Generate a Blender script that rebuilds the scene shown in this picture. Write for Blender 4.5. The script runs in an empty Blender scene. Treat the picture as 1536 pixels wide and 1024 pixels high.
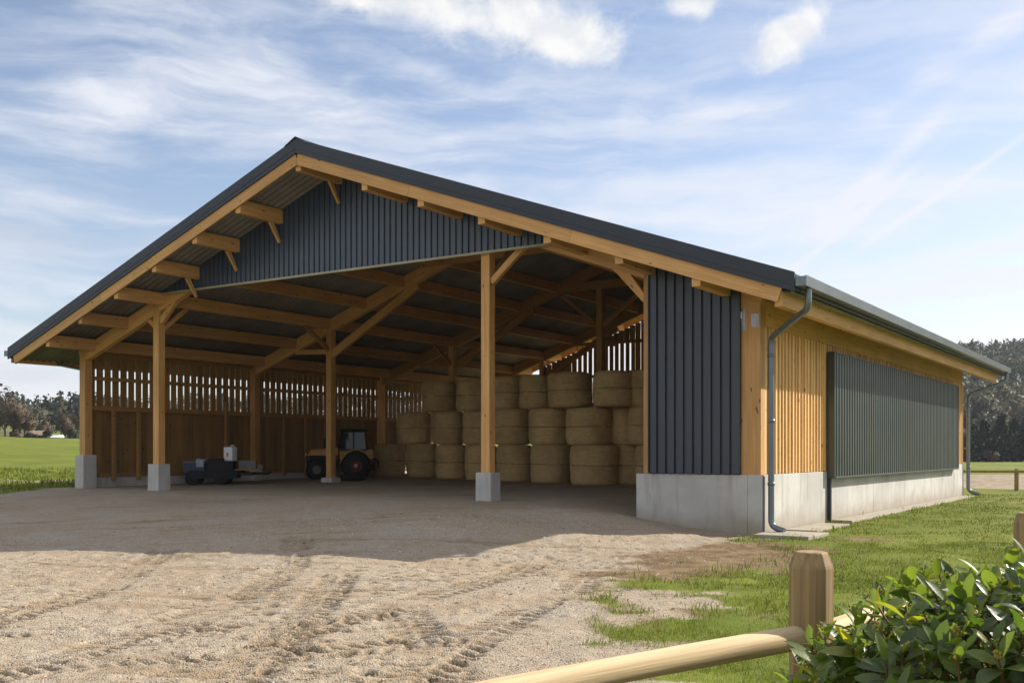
import bpy, bmesh, math, random
import numpy as np
from mathutils import Vector, Matrix
random.seed(7)
RNG = np.random.default_rng(11)
PI = math.pi
scene = bpy.context.scene
COL = scene.collection

# ------------------------------------------------------------------ layout
F = 1556.0            # focal length in photo pixels (photo 1536 wide)
HZ = 677.0            # eye level row
EYE = 1.39
CX, CY = 4.17, 17.3   # right front corner of the barn on the ground
ANG = math.atan2(-0.549, 0.836)
CA, SA = math.cos(ANG), math.sin(ANG)
W = 18.8              # barn width
DEP = 18.15           # barn depth
RT = 9.4              # ridge
OV = 1.0              # eaves overhang
VG = 1.35             # verge overhang
ZE, ZR = 4.08, 7.8
SL = (ZR - ZE) / (RT + OV)

def ztop(t):
    return ZE + SL * (t + OV) if t <= RT else ZE + SL * (W + OV - t)

def Lp(t, s, z):      # barn-local point
    return Vector((-t, s, z))

def ts_of(x, y):
    rx, ry = x - CX, y - CY
    return -(CA * rx + SA * ry), (-SA * rx + CA * ry)

def world_of(t, s, z=0.0):
    return Vector((CX - CA * t - SA * s, CY - SA * t + CA * s, z))

def sstep(a, b, x):
    v = np.clip((x - a) / (b - a), 0.0, 1.0)
    return v * v * (3 - 2 * v)

# ------------------------------------------------------------------ numpy noise
def _hash(ix, iy, seed):
    h = (ix.astype(np.int64) * 374761393 + iy.astype(np.int64) * 668265263 + seed * 974711) & 0xFFFFFFFF
    h = ((h ^ (h >> 13)) * 1274126177) & 0xFFFFFFFF
    return ((h ^ (h >> 16)) & 0xFFFF) / 65535.0

def vnoise(x, y, seed=0):
    x = np.asarray(x, float); y = np.asarray(y, float)
    ix, iy = np.floor(x), np.floor(y)
    fx, fy = x - ix, y - iy
    fx = fx * fx * (3 - 2 * fx); fy = fy * fy * (3 - 2 * fy)
    a = _hash(ix, iy, seed); b = _hash(ix + 1, iy, seed)
    c = _hash(ix, iy + 1, seed); d = _hash(ix + 1, iy + 1, seed)
    return (a * (1 - fx) + b * fx) * (1 - fy) + (c * (1 - fx) + d * fx) * fy

def fbm(x, y, octv=4, seed=0):
    s = 0.0; a = 0.5; n = 0.0
    for k in range(octv):
        s = s + a * vnoise(x * 2 ** k, y * 2 ** k, seed + 17 * k); n += a; a *= 0.5
    return s / n

# ------------------------------------------------------------------ terrain
TRACKS = [  # wheel tracks across the yard (world x, y)
    [(-2.6, 3.6), (-2.2, 6.0), (-1.3, 8.6), (-0.3, 11.0), (0.2, 13.0)],
    [(-0.9, 3.6), (-0.75, 6.0), (-0.1, 8.2), (0.5, 10.0), (0.9, 12.0)],
    [(-3.6, 4.2), (-3.1, 7.0), (-2.7, 9.5), (-2.6, 12.0), (-3.0, 15.0)],
    [(-5.6, 5.4), (-3.8, 6.3), (-1.4, 7.2), (0.2, 8.0)],
    [(-1.7, 4.0), (-1.65, 6.2), (-1.75, 8.5), (-1.9, 11.5)],
    [(-4.6, 5.2), (-4.3, 7.5), (-4.2, 10.5), (-4.6, 14.0)],
    [(-6.6, 7.4), (-4.6, 7.7), (-2.4, 8.1), (-0.4, 9.2)],
    [(-0.3, 4.6), (-0.5, 6.6), (-1.0, 9.0)],
]

def edge_x(y):
    return np.interp(y, [0, 5.5, 8, 10.6, 12.5, 14.1, 16.5, 17.3], [-0.2, 0.15, 0.5, 0.95, 1.8, 3.0, 3.9, 4.15])

def track_fields(x, y):
    """depth of lug marks and worn band for the wheel tracks"""
    lug = np.zeros_like(x); band = np.zeros_like(x)
    for ti, pl in enumerate(TRACKS):
        run = 0.0
        for (x0, y0), (x1, y1) in zip(pl[:-1], pl[1:]):
            dx, dy = x1 - x0, y1 - y0; ln = math.hypot(dx, dy); dx /= ln; dy /= ln
            rx, ry = x - x0, y - y0
            u = rx * dx + ry * dy; v = -rx * dy + ry * dx
            v = v + 0.12 * (vnoise(u * 0.7 + run, v * 0 + ti, 5) - 0.5)
            inside = (u >= 0) & (u < ln) & (np.abs(v) < 0.25)
            ph = ((u + run) + 0.55 * np.abs(v)) / 0.145
            fr = np.abs(ph - np.floor(ph) - 0.5)
            l = sstep(0.27, 0.13, fr) * sstep(0.24, 0.19, np.abs(v)) * sstep(0.015, 0.04, np.abs(v))
            keep = sstep(0.33, 0.50, vnoise(x * 1.7, y * 1.7, 40 + ti))
            lug = np.where(inside, np.maximum(lug, l * keep * (0.55 + 0.7 * vnoise(x * 9, y * 9, 140 + ti))), lug)
            band = np.where(inside, np.maximum(band, sstep(0.26, 0.15, np.abs(v))), band)
            run += ln
    # broken clods and scuffed tread marks around the driven lanes
    dash = sstep(0.60, 0.74, fbm(x * 7.5 + 1.2 * y, y * 19.0, 2, 150))
    lane = sstep(0.44, 0.62, fbm(x * 0.55, y * 0.30, 3, 160)) * sstep(1.2, -0.4, x - edge_x(y) + 0.9)
    lane = lane * sstep(16.0, 11.0, y)
    lug = np.maximum(lug, dash * (0.10 + 0.80 * lane) * sstep(-0.3, 0.6, edge_x(y) - x) * (y < 17))
    return lug, band

def gravel_mask(x, y):
    """1 on gravel, 0 on grass"""
    t, s = ts_of(x, y)
    n = fbm(x * 0.55, y * 0.55, 4, 3) - 0.5
    n2 = fbm(x * 2.3, y * 2.3, 3, 9) - 0.5
    d = edge_x(y) - x                       # >0 on the gravel side
    front = sstep(-2.3, 1.2, d + 2.9 * n + 2.6 * n2)
    left = sstep(0.6, -0.3, t - (19.25 + 0.42 * np.minimum(s, 0)) + 0.8 * n)
    near_wall = sstep(-0.6, 0.4, s)
    inb = (t > 0.12) & (t < W + 0.15) & (s > -0.3) & (s < DEP + 0.4)
    g = front * left * (s < DEP + 0.6)
    g = np.where((s > 0.0) & ~inb, 0.0, g)
    return np.where(inb, 1.0, g)

def base_height(x, y):
    t, s = ts_of(x, y)
    g = sstep(0.15, 4.6, t); f = sstep(-9.5, -0.2, s) * (1 - sstep(24, 48, s))
    h = 0.42 * g * f
    h = h + 0.012 * np.clip(s, 0, 18) * np.clip(t / W, 0, 1.1) * (1 - sstep(24, 48, s))
    h = h + 2.9 * sstep(21, 105, t)
    r = np.hypot(x, y); az = np.degrees(np.arctan2(x, np.maximum(y, 1e-3)))
    H = np.interp(az, [-40, -27, -22, -10, 20, 25, 30, 45], [13, 13, 13.5, 20, 41, 44, 45, 46])
    hill = H * sstep(175, 520, r) * sstep(-20, 90, y)
    hill = hill * (0.9 + 0.25 * (fbm(x / 90.0, y / 90.0, 3, 21) - 0.5))
    return h + hill

def height(x, y, fine=True):
    x = np.asarray(x, float); y = np.asarray(y, float)
    h = base_height(x, y)
    t, s = ts_of(x, y)
    near = sstep(70, 30, np.hypot(x, y))
    gm = gravel_mask(x, y)
    out = sstep(0.2, -1.0, s)               # rough outside, raked floor inside
    mound = 0.16 * np.exp(-((t - 2.2) / 1.6) ** 2 - ((s + 1.3) / 0.9) ** 2) + 0.10 * np.exp(-((t - 4.0) / 1.6) ** 2 - ((s + 3.4) / 1.3) ** 2)
    h = h + mound * (s < 0.2)
    und = (fbm(x * 0.32, y * 0.32, 3, 61) - 0.5) * 0.20 * np.clip(out, 0.15, 1)
    rough = (fbm(x * 2.1, y * 2.1, 4, 71) - 0.5) * (0.032 * gm * np.clip(out, 0.2, 1) + 0.06 * (1 - gm))
    h = h + near * (und + rough)
    if fine:
        lug, band = track_fields(x, y)
        h = h - near * gm * (0.040 * lug + 0.012 * band)
        cl = fbm(x * 6.5, y * 6.5, 3, 81)
        h = h + near * gm * 0.016 * sstep(0.54, 0.8, cl) * np.clip(out, 0.1, 1)
        h = h + near * gm * (fbm(x * 15, y * 15, 2, 85) - 0.5) * 0.012 * np.clip(out, 0.2, 1)
    return h

def hgt(x, y):
    return float(height(np.array([x]), np.array([y]))[0])

# ------------------------------------------------------------------ mesh helper
class MB:
    def __init__(self):
        self.v = []; self.f = []; self.t = []; self.sm = []
    def add(self, verts, faces, tone=None, smooth=False):
        o = len(self.v)
        self.v += [tuple(p) for p in verts]
        tn = random.random() if tone is None else tone
        for fc in faces:
            self.f.append(tuple(i + o for i in fc)); self.t.append(tn); self.sm.append(smooth)
    def box(self, x0, x1, y0, y1, z0, z1, tone=None):
        if x0 > x1: x0, x1 = x1, x0
        if y0 > y1: y0, y1 = y1, y0
        vs = [(x, y, z) for z in (z0, z1) for y in (y0, y1) for x in (x0, x1)]
        self.add(vs, [(0, 2, 3, 1), (4, 5, 7, 6), (0, 1, 5, 4), (2, 6, 7, 3), (0, 4, 6, 2), (1, 3, 7, 5)], tone)
    def hexa(self, bottom, top, tone=None):
        n = len(bottom)
        fs = [tuple(reversed(range(n))), tuple(range(n, 2 * n))]
        for i in range(n):
            j = (i + 1) % n
            fs.append((i, j, n + j, n + i))
        self.add(list(bottom) + list(top), fs, tone)
    def tube(self, pts, rad, n=10, cap=True, tone=None):
        pts = [Vector(p) for p in pts]
        if not isinstance(rad, (list, tuple)): rad = [rad] * len(pts)
        rings = []; ref = None
        for i, p in enumerate(pts):
            a = pts[max(i - 1, 0)]; b = pts[min(i + 1, len(pts) - 1)]
            d = (b - a).normalized()
            if ref is None:
                ref = d.orthogonal().normalized()
            ref = (ref - d * ref.dot(d)).normalized()
            bi = d.cross(ref)
            rings.append([p + (ref * math.cos(2 * PI * k / n) + bi * math.sin(2 * PI * k / n)) * rad[i] for k in range(n)])
        vs = [q for r in rings for q in r]
        fs = [(i * n + k, i * n + (k + 1) % n, (i + 1) * n + (k + 1) % n, (i + 1) * n + k) for i in range(len(pts) - 1) for k in range(n)]
        self.add(vs, fs, tone, True)
        if cap:
            self.add(rings[0], [tuple(reversed(range(n)))], tone); self.add(rings[-1], [tuple(range(n))], tone)
    def lathe(self, prof, n=24, M=None, tone=None, smooth=True, cap=True):
        M = M or Matrix()
        vs = [M @ Vector((r * math.cos(2 * PI * k / n), r * math.sin(2 * PI * k / n), z)) for r, z in prof for k in range(n)]
        fs = [(i * n + k, i * n + (k + 1) % n, (i + 1) * n + (k + 1) % n, (i + 1) * n + k) for i in range(len(prof) - 1) for k in range(n)]
        self.add(vs, fs, tone, smooth)
        if cap: self.add(vs[:n], [tuple(reversed(range(n)))], tone); self.add(vs[-n:], [tuple(range(n))], tone)
    def build(self, name, mat, parent=None, bevel=0.0, M=None):
        me = bpy.data.meshes.new(name)
        me.from_pydata(self.v, [], self.f)
        me.polygons.foreach_set('use_smooth', self.sm)
        at = me.attributes.new('tone', 'FLOAT', 'FACE'); at.data.foreach_set('value', self.t)
        me.materials.append(mat); me.update()
        o = bpy.data.objects.new(name, me); COL.objects.link(o)
        place(o, parent, M or Matrix())
        if bevel:
            b = o.modifiers.new('bevel', 'BEVEL'); b.width = bevel; b.segments = 2; b.limit_method = 'ANGLE'
        return o

LOC = {}
def place(o, parent, M):
    """M is given in the frame of the whole thing"""
    LOC[o.name] = M
    if parent is not None:
        o.parent = parent
        PM = LOC.get(parent.name) if parent.parent is not None else None
        o.matrix_basis = (PM.inverted() @ M) if PM is not None else M
    else:
        o.matrix_basis = M

def np_mesh(name, verts, faces_flat, nper, mat, attrs=None, smooth=False, parent=None, normals=None):
    """fast mesh: all faces have nper corners"""
    me = bpy.data.meshes.new(name)
    nf = len(faces_flat) // nper
    me.vertices.add(len(verts)); me.vertices.foreach_set('co', np.asarray(verts, np.float32).ravel())
    me.loops.add(len(faces_flat)); me.loops.foreach_set('vertex_index', np.asarray(faces_flat, np.int32))
    me.polygons.add(nf)
    me.polygons.foreach_set('loop_start', np.arange(0, nf * nper, nper, dtype=np.int32))
    me.polygons.foreach_set('use_smooth', np.full(nf, smooth))
    me.update(calc_edges=True)
    for k, (dom, val) in (attrs or {}).items():
        a = me.attributes.new(k, 'FLOAT', dom); a.data.foreach_set('value', np.asarray(val, np.float32))
    me.materials.append(mat)
    if normals is not None:
        me.polygons.foreach_set('use_smooth', np.ones(nf, bool)); me.normals_split_custom_set_from_vertices(normals.tolist())
    o = bpy.data.objects.new(name, me); COL.objects.link(o)
    if parent: place(o, parent, Matrix())
    return o

def thing(name, label, cat, loc=(0, 0, 0), rz=0.0, group=None):
    o = bpy.data.objects.new(name, None); COL.objects.link(o)
    o.location = loc; o.rotation_euler = (0, 0, rz); o.empty_display_size = 0.3
    tag(o, label, cat, group)
    return o
def tag(o, label=None, cat=None, group=None, kind=None):
    if label: o['label'] = label
    if cat: o['category'] = cat
    if group: o['group'] = group
    if kind: o['kind'] = kind
    return o

# ------------------------------------------------------------------ materials
class NT:
    def __init__(self, tree): self.t = tree
    def n(self, typ, **kw):
        nd = self.t.nodes.new(typ)
        for k, v in kw.items(): setattr(nd, k, v)
        return nd
    def link(self, a, b): self.t.links.new(a, b)
    def put(self, sock, v):
        if hasattr(v, 'is_output') or isinstance(v, bpy.types.NodeSocket): self.link(v, sock)
        elif v is not None: sock.default_value = v
    def m(self, op, a=None, b=None, c=None, clamp=False):
        nd = self.n('ShaderNodeMath', operation=op, use_clamp=clamp)
        for i, v in enumerate((a, b, c)):
            if v is not None: self.put(nd.inputs[i], v)
        return nd.outputs[0]
    def sm(self, x, a, b, lo=0.0, hi=1.0):
        nd = self.n('ShaderNodeMapRange', interpolation_type='SMOOTHSTEP')
        for i, v in zip((0, 1, 2, 3, 4), (x, a, b, lo, hi)): self.put(nd.inputs[i], v)
        return nd.outputs[0]
    def mix(self, f, a, b, typ='MIX'):
        nd = self.n('ShaderNodeMix', data_type='RGBA', blend_type=typ)
        self.put(nd.inputs[0], f)
        for i, v in ((6, a), (7, b)):
            if isinstance(v, tuple) and len(v) == 3: v = (*v, 1)
            self.put(nd.inputs[i], v)
        return nd.outputs[2]
    def noise(self, vec, scale, detail=4, rough=0.55, dist=0.0, out=0):
        nd = self.n('ShaderNodeTexNoise')
        self.put(nd.inputs['Vector'], vec); self.put(nd.inputs['Scale'], scale)
        nd.inputs['Detail'].default_value = detail; nd.inputs['Roughness'].default_value = rough; nd.inputs['Distortion'].default_value = dist
        return nd.outputs[out]
    def vor(self, vec, scale, feat='F1', out=0):
        nd = self.n('ShaderNodeTexVoronoi', feature=feat)
        self.put(nd.inputs['Vector'], vec); self.put(nd.inputs['Scale'], scale)
        return nd.outputs[out]
    def mapv(self, vec, scale=(1, 1, 1), loc=(0, 0, 0), rot=(0, 0, 0)):
        nd = self.n('ShaderNodeMapping')
        self.put(nd.inputs[0], vec); nd.inputs['Scale'].default_value = scale
        nd.inputs['Location'].default_value = loc; nd.inputs['Rotation'].default_value = rot
        return nd.outputs[0]
    def attr(self, name): return self.n('ShaderNodeAttribute', attribute_name=name).outputs['Fac']
    def bump(self, h, strength=0.4, dist=0.02):
        nd = self.n('ShaderNodeBump'); self.put(nd.inputs['Height'], h)
        nd.inputs['Strength'].default_value = strength; nd.inputs['Distance'].default_value = dist
        return nd.outputs[0]

def new_mat(name):
    m = bpy.data.materials.new(name); m.use_nodes = True
    k = NT(m.node_tree); b = m.node_tree.nodes['Principled BSDF']
    return m, k, b
def objco(k, rnd=True):
    tc = k.n('ShaderNodeTexCoord').outputs['Object']
    if not rnd: return tc
    r = k.n('ShaderNodeObjectInfo').outputs['Random']
    add = k.n('ShaderNodeVectorMath', operation='ADD'); k.link(tc, add.inputs[0])
    cmb = k.n('ShaderNodeCombineXYZ')
    for i, s in enumerate((37.0, 91.0, 53.0)): k.link(k.m('MULTIPLY', r, s), cmb.inputs[i])
    k.link(cmb.outputs[0], add.inputs[1])
    return add.outputs[0]

def wood_mat(name, c0, c1, c2, axis='X', rough=0.62, tonevar=0.35, bump=0.25, knots=True):
    m, k, b = new_mat(name)
    v = objco(k)
    tone = k.attr('tone')
    off = k.n('ShaderNodeVectorMath', operation='ADD'); k.link(v, off.inputs[0])
    cmb = k.n('ShaderNodeCombineXYZ')
    for i, s in enumerate((13.0, 29.0, 17.0)): k.link(k.m('MULTIPLY', tone, s), cmb.inputs[i])
    k.link(cmb.outputs[0], off.inputs[1]); v = off.outputs[0]
    sc = {'X': (0.5, 9, 9), 'Z': (9, 9, 0.5)}[axis]
    vv = k.mapv(v, sc)
    g = k.noise(vv, 2.2, 6, 0.6, 0.6)
    g2 = k.noise(k.mapv(v, {'X': (1.2, 60, 60), 'Z': (60, 60, 1.2)}[axis]), 1.0, 3, 0.6)
    col = k.mix(k.sm(g, 0.3, 0.7), c0, c1)
    col = k.mix(k.m('MULTIPLY', k.sm(g2, 0.45, 0.75), 0.45), col, c2)
    if knots:
        kd = k.vor(k.mapv(v, {'X': (1.6, 4, 4), 'Z': (4, 4, 1.6)}[axis]), 1.5)
        col = k.mix(k.sm(kd, 0.13, 0.07, 0, 0.8), col, tuple(x * 0.28 for x in c2))
    big = k.noise(v, 0.7, 2)
    oi = k.n('ShaderNodeObjectInfo').outputs['Random']
    tv = k.m('ADD', k.m('MULTIPLY', tone, 0.65), k.m('MULTIPLY', oi, 0.35))
    fac = k.m('ADD', 1.0 - tonevar, k.m('MULTIPLY', k.m('ADD', k.m('MULTIPLY', tv, 0.7), k.m('MULTIPLY', big, 0.6)), tonevar * 1.5))
    hsv = k.n('ShaderNodeHueSaturation'); k.link(col, hsv.inputs['Color']); k.link(fac, hsv.inputs['Value'])
    k.link(hsv.outputs[0], b.inputs['Base Color'])
    b.inputs['Roughness'].default_value = rough
    k.link(k.bump(k.m('ADD', g2, g), bump, 0.004), b.inputs['Normal'])
    return m

def simple_mat(name, col, rough=0.5, metal=0.0, var=0.15, scale=3.0, bump=0.0, spec=0.5, bscale=40):
    m, k, b = new_mat(name)
    v = objco(k)
    n = k.noise(v, scale, 5, 0.6)
    c = k.mix(k.sm(n, 0.3, 0.7), tuple(x * (1 - var) for x in col), tuple(min(1, x * (1 + var)) for x in col))
    k.link(c, b.inputs['Base Color'])
    k.link(k.m('ADD', rough - 0.08, k.m('MULTIPLY', k.noise(v, scale * 4, 4), 0.16)), b.inputs['Roughness'])
    b.inputs['Metallic'].default_value = metal
    b.inputs['Specular IOR Level'].default_value = spec
    if bump: k.link(k.bump(k.noise(v, bscale, 4), bump, 0.01), b.inputs['Normal'])
    return m

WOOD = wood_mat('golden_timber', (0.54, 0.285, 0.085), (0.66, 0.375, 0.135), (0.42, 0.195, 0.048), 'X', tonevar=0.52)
WOODIN = wood_mat('shaded_timber', (0.35, 0.178, 0.047), (0.44, 0.232, 0.068), (0.25, 0.115, 0.028), 'X', tonevar=0.3)  # golden timber toned darker: the barn's inner shade put into the colour
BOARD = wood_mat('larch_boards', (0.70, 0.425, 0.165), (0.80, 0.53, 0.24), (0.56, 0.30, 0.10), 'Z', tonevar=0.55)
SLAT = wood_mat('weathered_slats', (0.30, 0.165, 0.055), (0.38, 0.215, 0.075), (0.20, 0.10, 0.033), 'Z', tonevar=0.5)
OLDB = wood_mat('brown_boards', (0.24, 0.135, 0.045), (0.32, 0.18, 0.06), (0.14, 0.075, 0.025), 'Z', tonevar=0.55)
FENCEW = wood_mat('fence_pine', (0.46, 0.335, 0.17), (0.62, 0.48, 0.285), (0.30, 0.17, 0.07), 'X', rough=0.8, tonevar=0.25, bump=0.8)
POSTW = wood_mat('fence_post_pine', (0.23, 0.15, 0.062), (0.36, 0.25, 0.11), (0.075, 0.048, 0.022), 'Z', rough=0.8, tonevar=0.3, bump=0.9)
DARK = simple_mat('anthracite_sheet', (0.044, 0.062, 0.092), 0.36, 0.0, 0.05, 1.2, spec=0.6)
DARKROOF = simple_mat('anthracite_flashing', (0.016, 0.021, 0.031), 0.45, 0.0, 0.12, 1.5)
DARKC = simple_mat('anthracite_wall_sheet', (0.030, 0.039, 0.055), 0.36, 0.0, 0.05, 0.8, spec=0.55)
GREENDARK = simple_mat('dark_shutter_sheet', (0.037, 0.051, 0.047), 0.40, 0.0, 0.12, 0.8, spec=0.6)
ZINC = simple_mat('grey_gutter_metal', (0.16, 0.185, 0.20), 0.35, 0.55, 0.12, 2.0)
ZINCD = simple_mat('downpipe_metal', (0.17, 0.195, 0.215), 0.36, 0.5, 0.12, 2.0)
TRIM = simple_mat('pale_trim', (0.36, 0.33, 0.22), 0.5, 0.1, 0.1, 2.0)
STEEL = simple_mat('galvanised_plate', (0.34, 0.35, 0.36), 0.45, 0.7, 0.15, 6.0)
RUBBER = simple_mat('black_rubber', (0.012, 0.012, 0.012), 0.8, 0, 0.2, 6, 0.3)
YELLOW = simple_mat('yellow_paint', (0.40, 0.18, 0.004), 0.4, 0, 0.15, 3)
BLACKP = simple_mat('black_paint', (0.008, 0.008, 0.009), 0.6, 0, 0.2, 4, spec=0.3)
BLUEP = simple_mat('dark_blue_paint', (0.010, 0.026, 0.062), 0.45, 0, 0.25, 4)
REDP = simple_mat('red_paint', (0.13, 0.018, 0.012), 0.45, 0, 0.2, 4)
CREAM = simple_mat('cream_paint', (0.50, 0.40, 0.24), 0.5, 0, 0.15, 5)
WHITEP = simple_mat('white_plastic', (0.72, 0.74, 0.78), 0.4, 0, 0.06, 3)
GREYP = simple_mat('grey_plastic', (0.11, 0.115, 0.12), 0.5, 0, 0.15, 3)
ORANGE = simple_mat('orange_sticker', (0.60, 0.22, 0.05), 0.5, 0, 0.1, 3)

def glass_mat():
    m, k, b = new_mat('tinted_cab_glass')
    b.inputs['Base Color'].default_value = (0.02, 0.028, 0.03, 1); b.inputs['Roughness'].default_value = 0.06
    b.inputs['Alpha'].default_value = 0.72
    return m
GLASS = glass_mat()

def concrete_mat():
    m, k, b = new_mat('cast_concrete')
    v = k.n('ShaderNodeTexCoord').outputs['Object']
    n1 = k.noise(v, 0.9, 5, 0.6); n2 = k.noise(v, 6, 5, 0.65); n3 = k.noise(k.mapv(v, (3, 3, 0.35)), 1.6, 4, 0.6)
    col = k.mix(k.sm(n1, 0.3, 0.7), (0.40, 0.385, 0.36), (0.52, 0.51, 0.485))
    col = k.mix(k.sm(n3, 0.50, 0.75, 0, 0.6), col, (0.27, 0.245, 0.21))
    col = k.mix(k.sm(n2, 0.56, 0.74, 0, 0.5), col, (0.33, 0.315, 0.29))
    pit = k.vor(v, 7.0); col = k.mix(k.sm(pit, 0.07, 0.04, 0, 0.55), col, (0.2, 0.19, 0.17))
    z = k.n('ShaderNodeSeparateXYZ'); k.link(v, z.inputs[0])
    dirt = k.sm(k.m('ADD', z.outputs[2], k.m('MULTIPLY', k.noise(v, 2.0, 4), 0.5)), 0.74, 0.22, 0, 0.8)
    col = k.mix(dirt, col, (0.27, 0.225, 0.155))
    k.link(col, b.inputs['Base Color']); b.inputs['Roughness'].default_value = 0.85
    k.link(k.bump(k.m('ADD', k.noise(v, 45, 4), k.m('MULTIPLY', n2, 2.0)), 0.25, 0.008), b.inputs['Normal'])
    return m
CONC = concrete_mat()

def fibre_mat():
    m, k, b = new_mat('fibre_cement_sheet')
    v = k.n('ShaderNodeTexCoord').outputs['Object']
    col = k.mix(k.sm(k.noise(v, 1.2, 5), 0.3, 0.7), (0.21, 0.19, 0.16), (0.30, 0.275, 0.235))
    col = k.mix(k.sm(k.noise(v, 9, 4), 0.5, 0.8, 0, 0.4), col, (0.12, 0.105, 0.085))
    k.link(col, b.inputs['Base Color']); b.inputs['Roughness'].default_value = 0.85
    return m
FIBRE = fibre_mat()

def hay_mat():
    m, k, b = new_mat('hay')
    v = objco(k)
    sx = k.n('ShaderNodeSeparateXYZ'); k.link(k.n('ShaderNodeTexCoord').outputs['Object'], sx.inputs[0])
    st = k.noise(k.mapv(v, (9, 9, 42)), 1.5, 5, 0.7, 1.2)
    st2 = k.noise(v, 34, 4, 0.7, 2.0)
    big = k.noise(v, 2.2, 3)
    col = k.mix(k.sm(st, 0.3, 0.7), (0.52, 0.345, 0.14), (0.82, 0.61, 0.30))
    col = k.mix(k.sm(st2, 0.52, 0.7, 0, 0.7), col, (0.80, 0.60, 0.32))
    lay = k.noise(k.mapv(v, (1.6, 1.6, 16)), 1.4, 4, 0.6, 0.8)
    col = k.mix(k.sm(lay, 0.5, 0.72, 0, 0.35), col, (0.36, 0.23, 0.09))
    col = k.mix(k.sm(big, 0.4, 0.7, 0, 0.4), col, (0.36, 0.225, 0.09))
    oi = k.n('ShaderNodeObjectInfo').outputs['Random']
    hsv = k.n('ShaderNodeHueSaturation'); k.link(col, hsv.inputs['Color']); k.link(k.m('ADD', 0.97, k.m('MULTIPLY', oi, 0.20)), hsv.inputs['Value'])
    k.link(hsv.outputs[0], b.inputs['Base Color']); b.inputs['Roughness'].default_value = 0.9
    k.link(k.bump(k.m('ADD', st, st2), 0.9, 0.03), b.inputs['Normal'])
    return m
HAY = hay_mat()
TWINE = simple_mat('net_wrap_twine', (0.30, 0.21, 0.10), 0.8, 0, 0.2, 8)

def ground_mat():
    m, k, b = new_mat('yard_and_grass')
    v = k.n('ShaderNodeTexCoord').outputs['Object']
    gr = k.attr('gravel'); so = k.attr('soil'); lug = k.attr('lug'); band = k.attr('band'); far = k.attr('wood')
    n1 = k.noise(v, 0.45, 5, 0.6); n2 = k.noise(v, 3.0, 5, 0.6); n3 = k.noise(v, 22, 4, 0.65)
    vr = k.n('ShaderNodeTexVoronoi'); k.link(v, vr.inputs['Vector']); vr.inputs['Scale'].default_value = 78
    vd = vr.outputs['Distance']; vc = k.n('ShaderNodeSeparateColor'); k.link(vr.outputs['Color'], vc.inputs[0])
    g = k.mix(k.sm(n1, 0.35, 0.65), (0.335, 0.265, 0.18), (0.365, 0.31, 0.235))
    g = k.mix(k.sm(n2, 0.50, 0.72, 0, 0.62), g, (0.29, 0.195, 0.105))
    g = k.mix(k.sm(k.noise(v, 0.9, 4, 0.6, 0.5), 0.52, 0.70, 0, 0.55), g, (0.33, 0.30, 0.265))
    g = k.mix(k.sm(vc.outputs[0], 0.55, 0.9, 0, 0.55), g, (0.52, 0.45, 0.36))
    g = k.mix(k.sm(vc.outputs[1], 0.58, 0.9, 0, 0.6), g, (0.19, 0.15, 0.115))
    g = k.mix(k.sm(n3, 0.55, 0.75, 0, 0.35), g, (0.24, 0.175, 0.11))
    streak = k.noise(k.mapv(v, (0.35, 2.2, 1), rot=(0, 0, -0.22)), 1.0, 5, 0.65, 0.4)
    g = k.mix(k.sm(streak, 0.52, 0.70, 0, 0.7), g, (0.215, 0.145, 0.08))
    g = k.mix(k.m('MULTIPLY', band, k.sm(n2, 0.35, 0.65, 0.05, 0.55)), g, (0.30, 0.225, 0.145))
    g = k.mix(k.m('MULTIPLY', lug, 0.85), g, (0.085, 0.055, 0.030))
    soil = k.mix(k.sm(n2, 0.35, 0.7), (0.23, 0.16, 0.09), (0.13, 0.085, 0.045))
    gs = k.mix(k.sm(n1, 0.35, 0.65), (0.105, 0.14, 0.014), (0.16, 0.185, 0.022))
    gs = k.mix(k.sm(n2, 0.45, 0.7, 0, 0.6), gs, (0.16, 0.17, 0.035))
    gs = k.mix(k.sm(n3, 0.5, 0.75, 0, 0.6), gs, (0.045, 0.075, 0.012))
    gs = k.mix(k.sm(k.noise(k.mapv(v, (0.15, 0.05, 1)), 0.5, 3), 0.48, 0.62, 0, 0.55), gs, (0.20, 0.20, 0.05))
    edge = k.m('ADD', gr, k.m('MULTIPLY', k.m('SUBTRACT', n3, 0.5), 0.5))
    col = k.mix(k.sm(edge, 0.40, 0.62), gs, g)
    col = k.mix(k.sm(k.m('ADD', so, k.m('MULTIPLY', k.m('SUBTRACT', n2, 0.5), 0.9)), 0.30, 0.62), col, soil)
    col = k.mix(far, col, k.mix(k.sm(k.noise(v, 0.06, 4), 0.35, 0.65), (0.075, 0.066, 0.042), (0.095, 0.082, 0.052)))
    k.link(col, b.inputs['Base Color']); b.inputs['Roughness'].default_value = 0.95
    b.inputs['Specular IOR Level'].default_value = 0.15
    hb = k.m('ADD', k.m('MULTIPLY', vd, -1.2), k.m('ADD', k.m('MULTIPLY', n3, 1.2), k.m('MULTIPLY', k.noise(v, 80, 3), 0.5)))
    k.link(k.bump(hb, 0.65, 0.011), b.inputs['Normal'])
    return m
GROUND = ground_mat()

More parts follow.
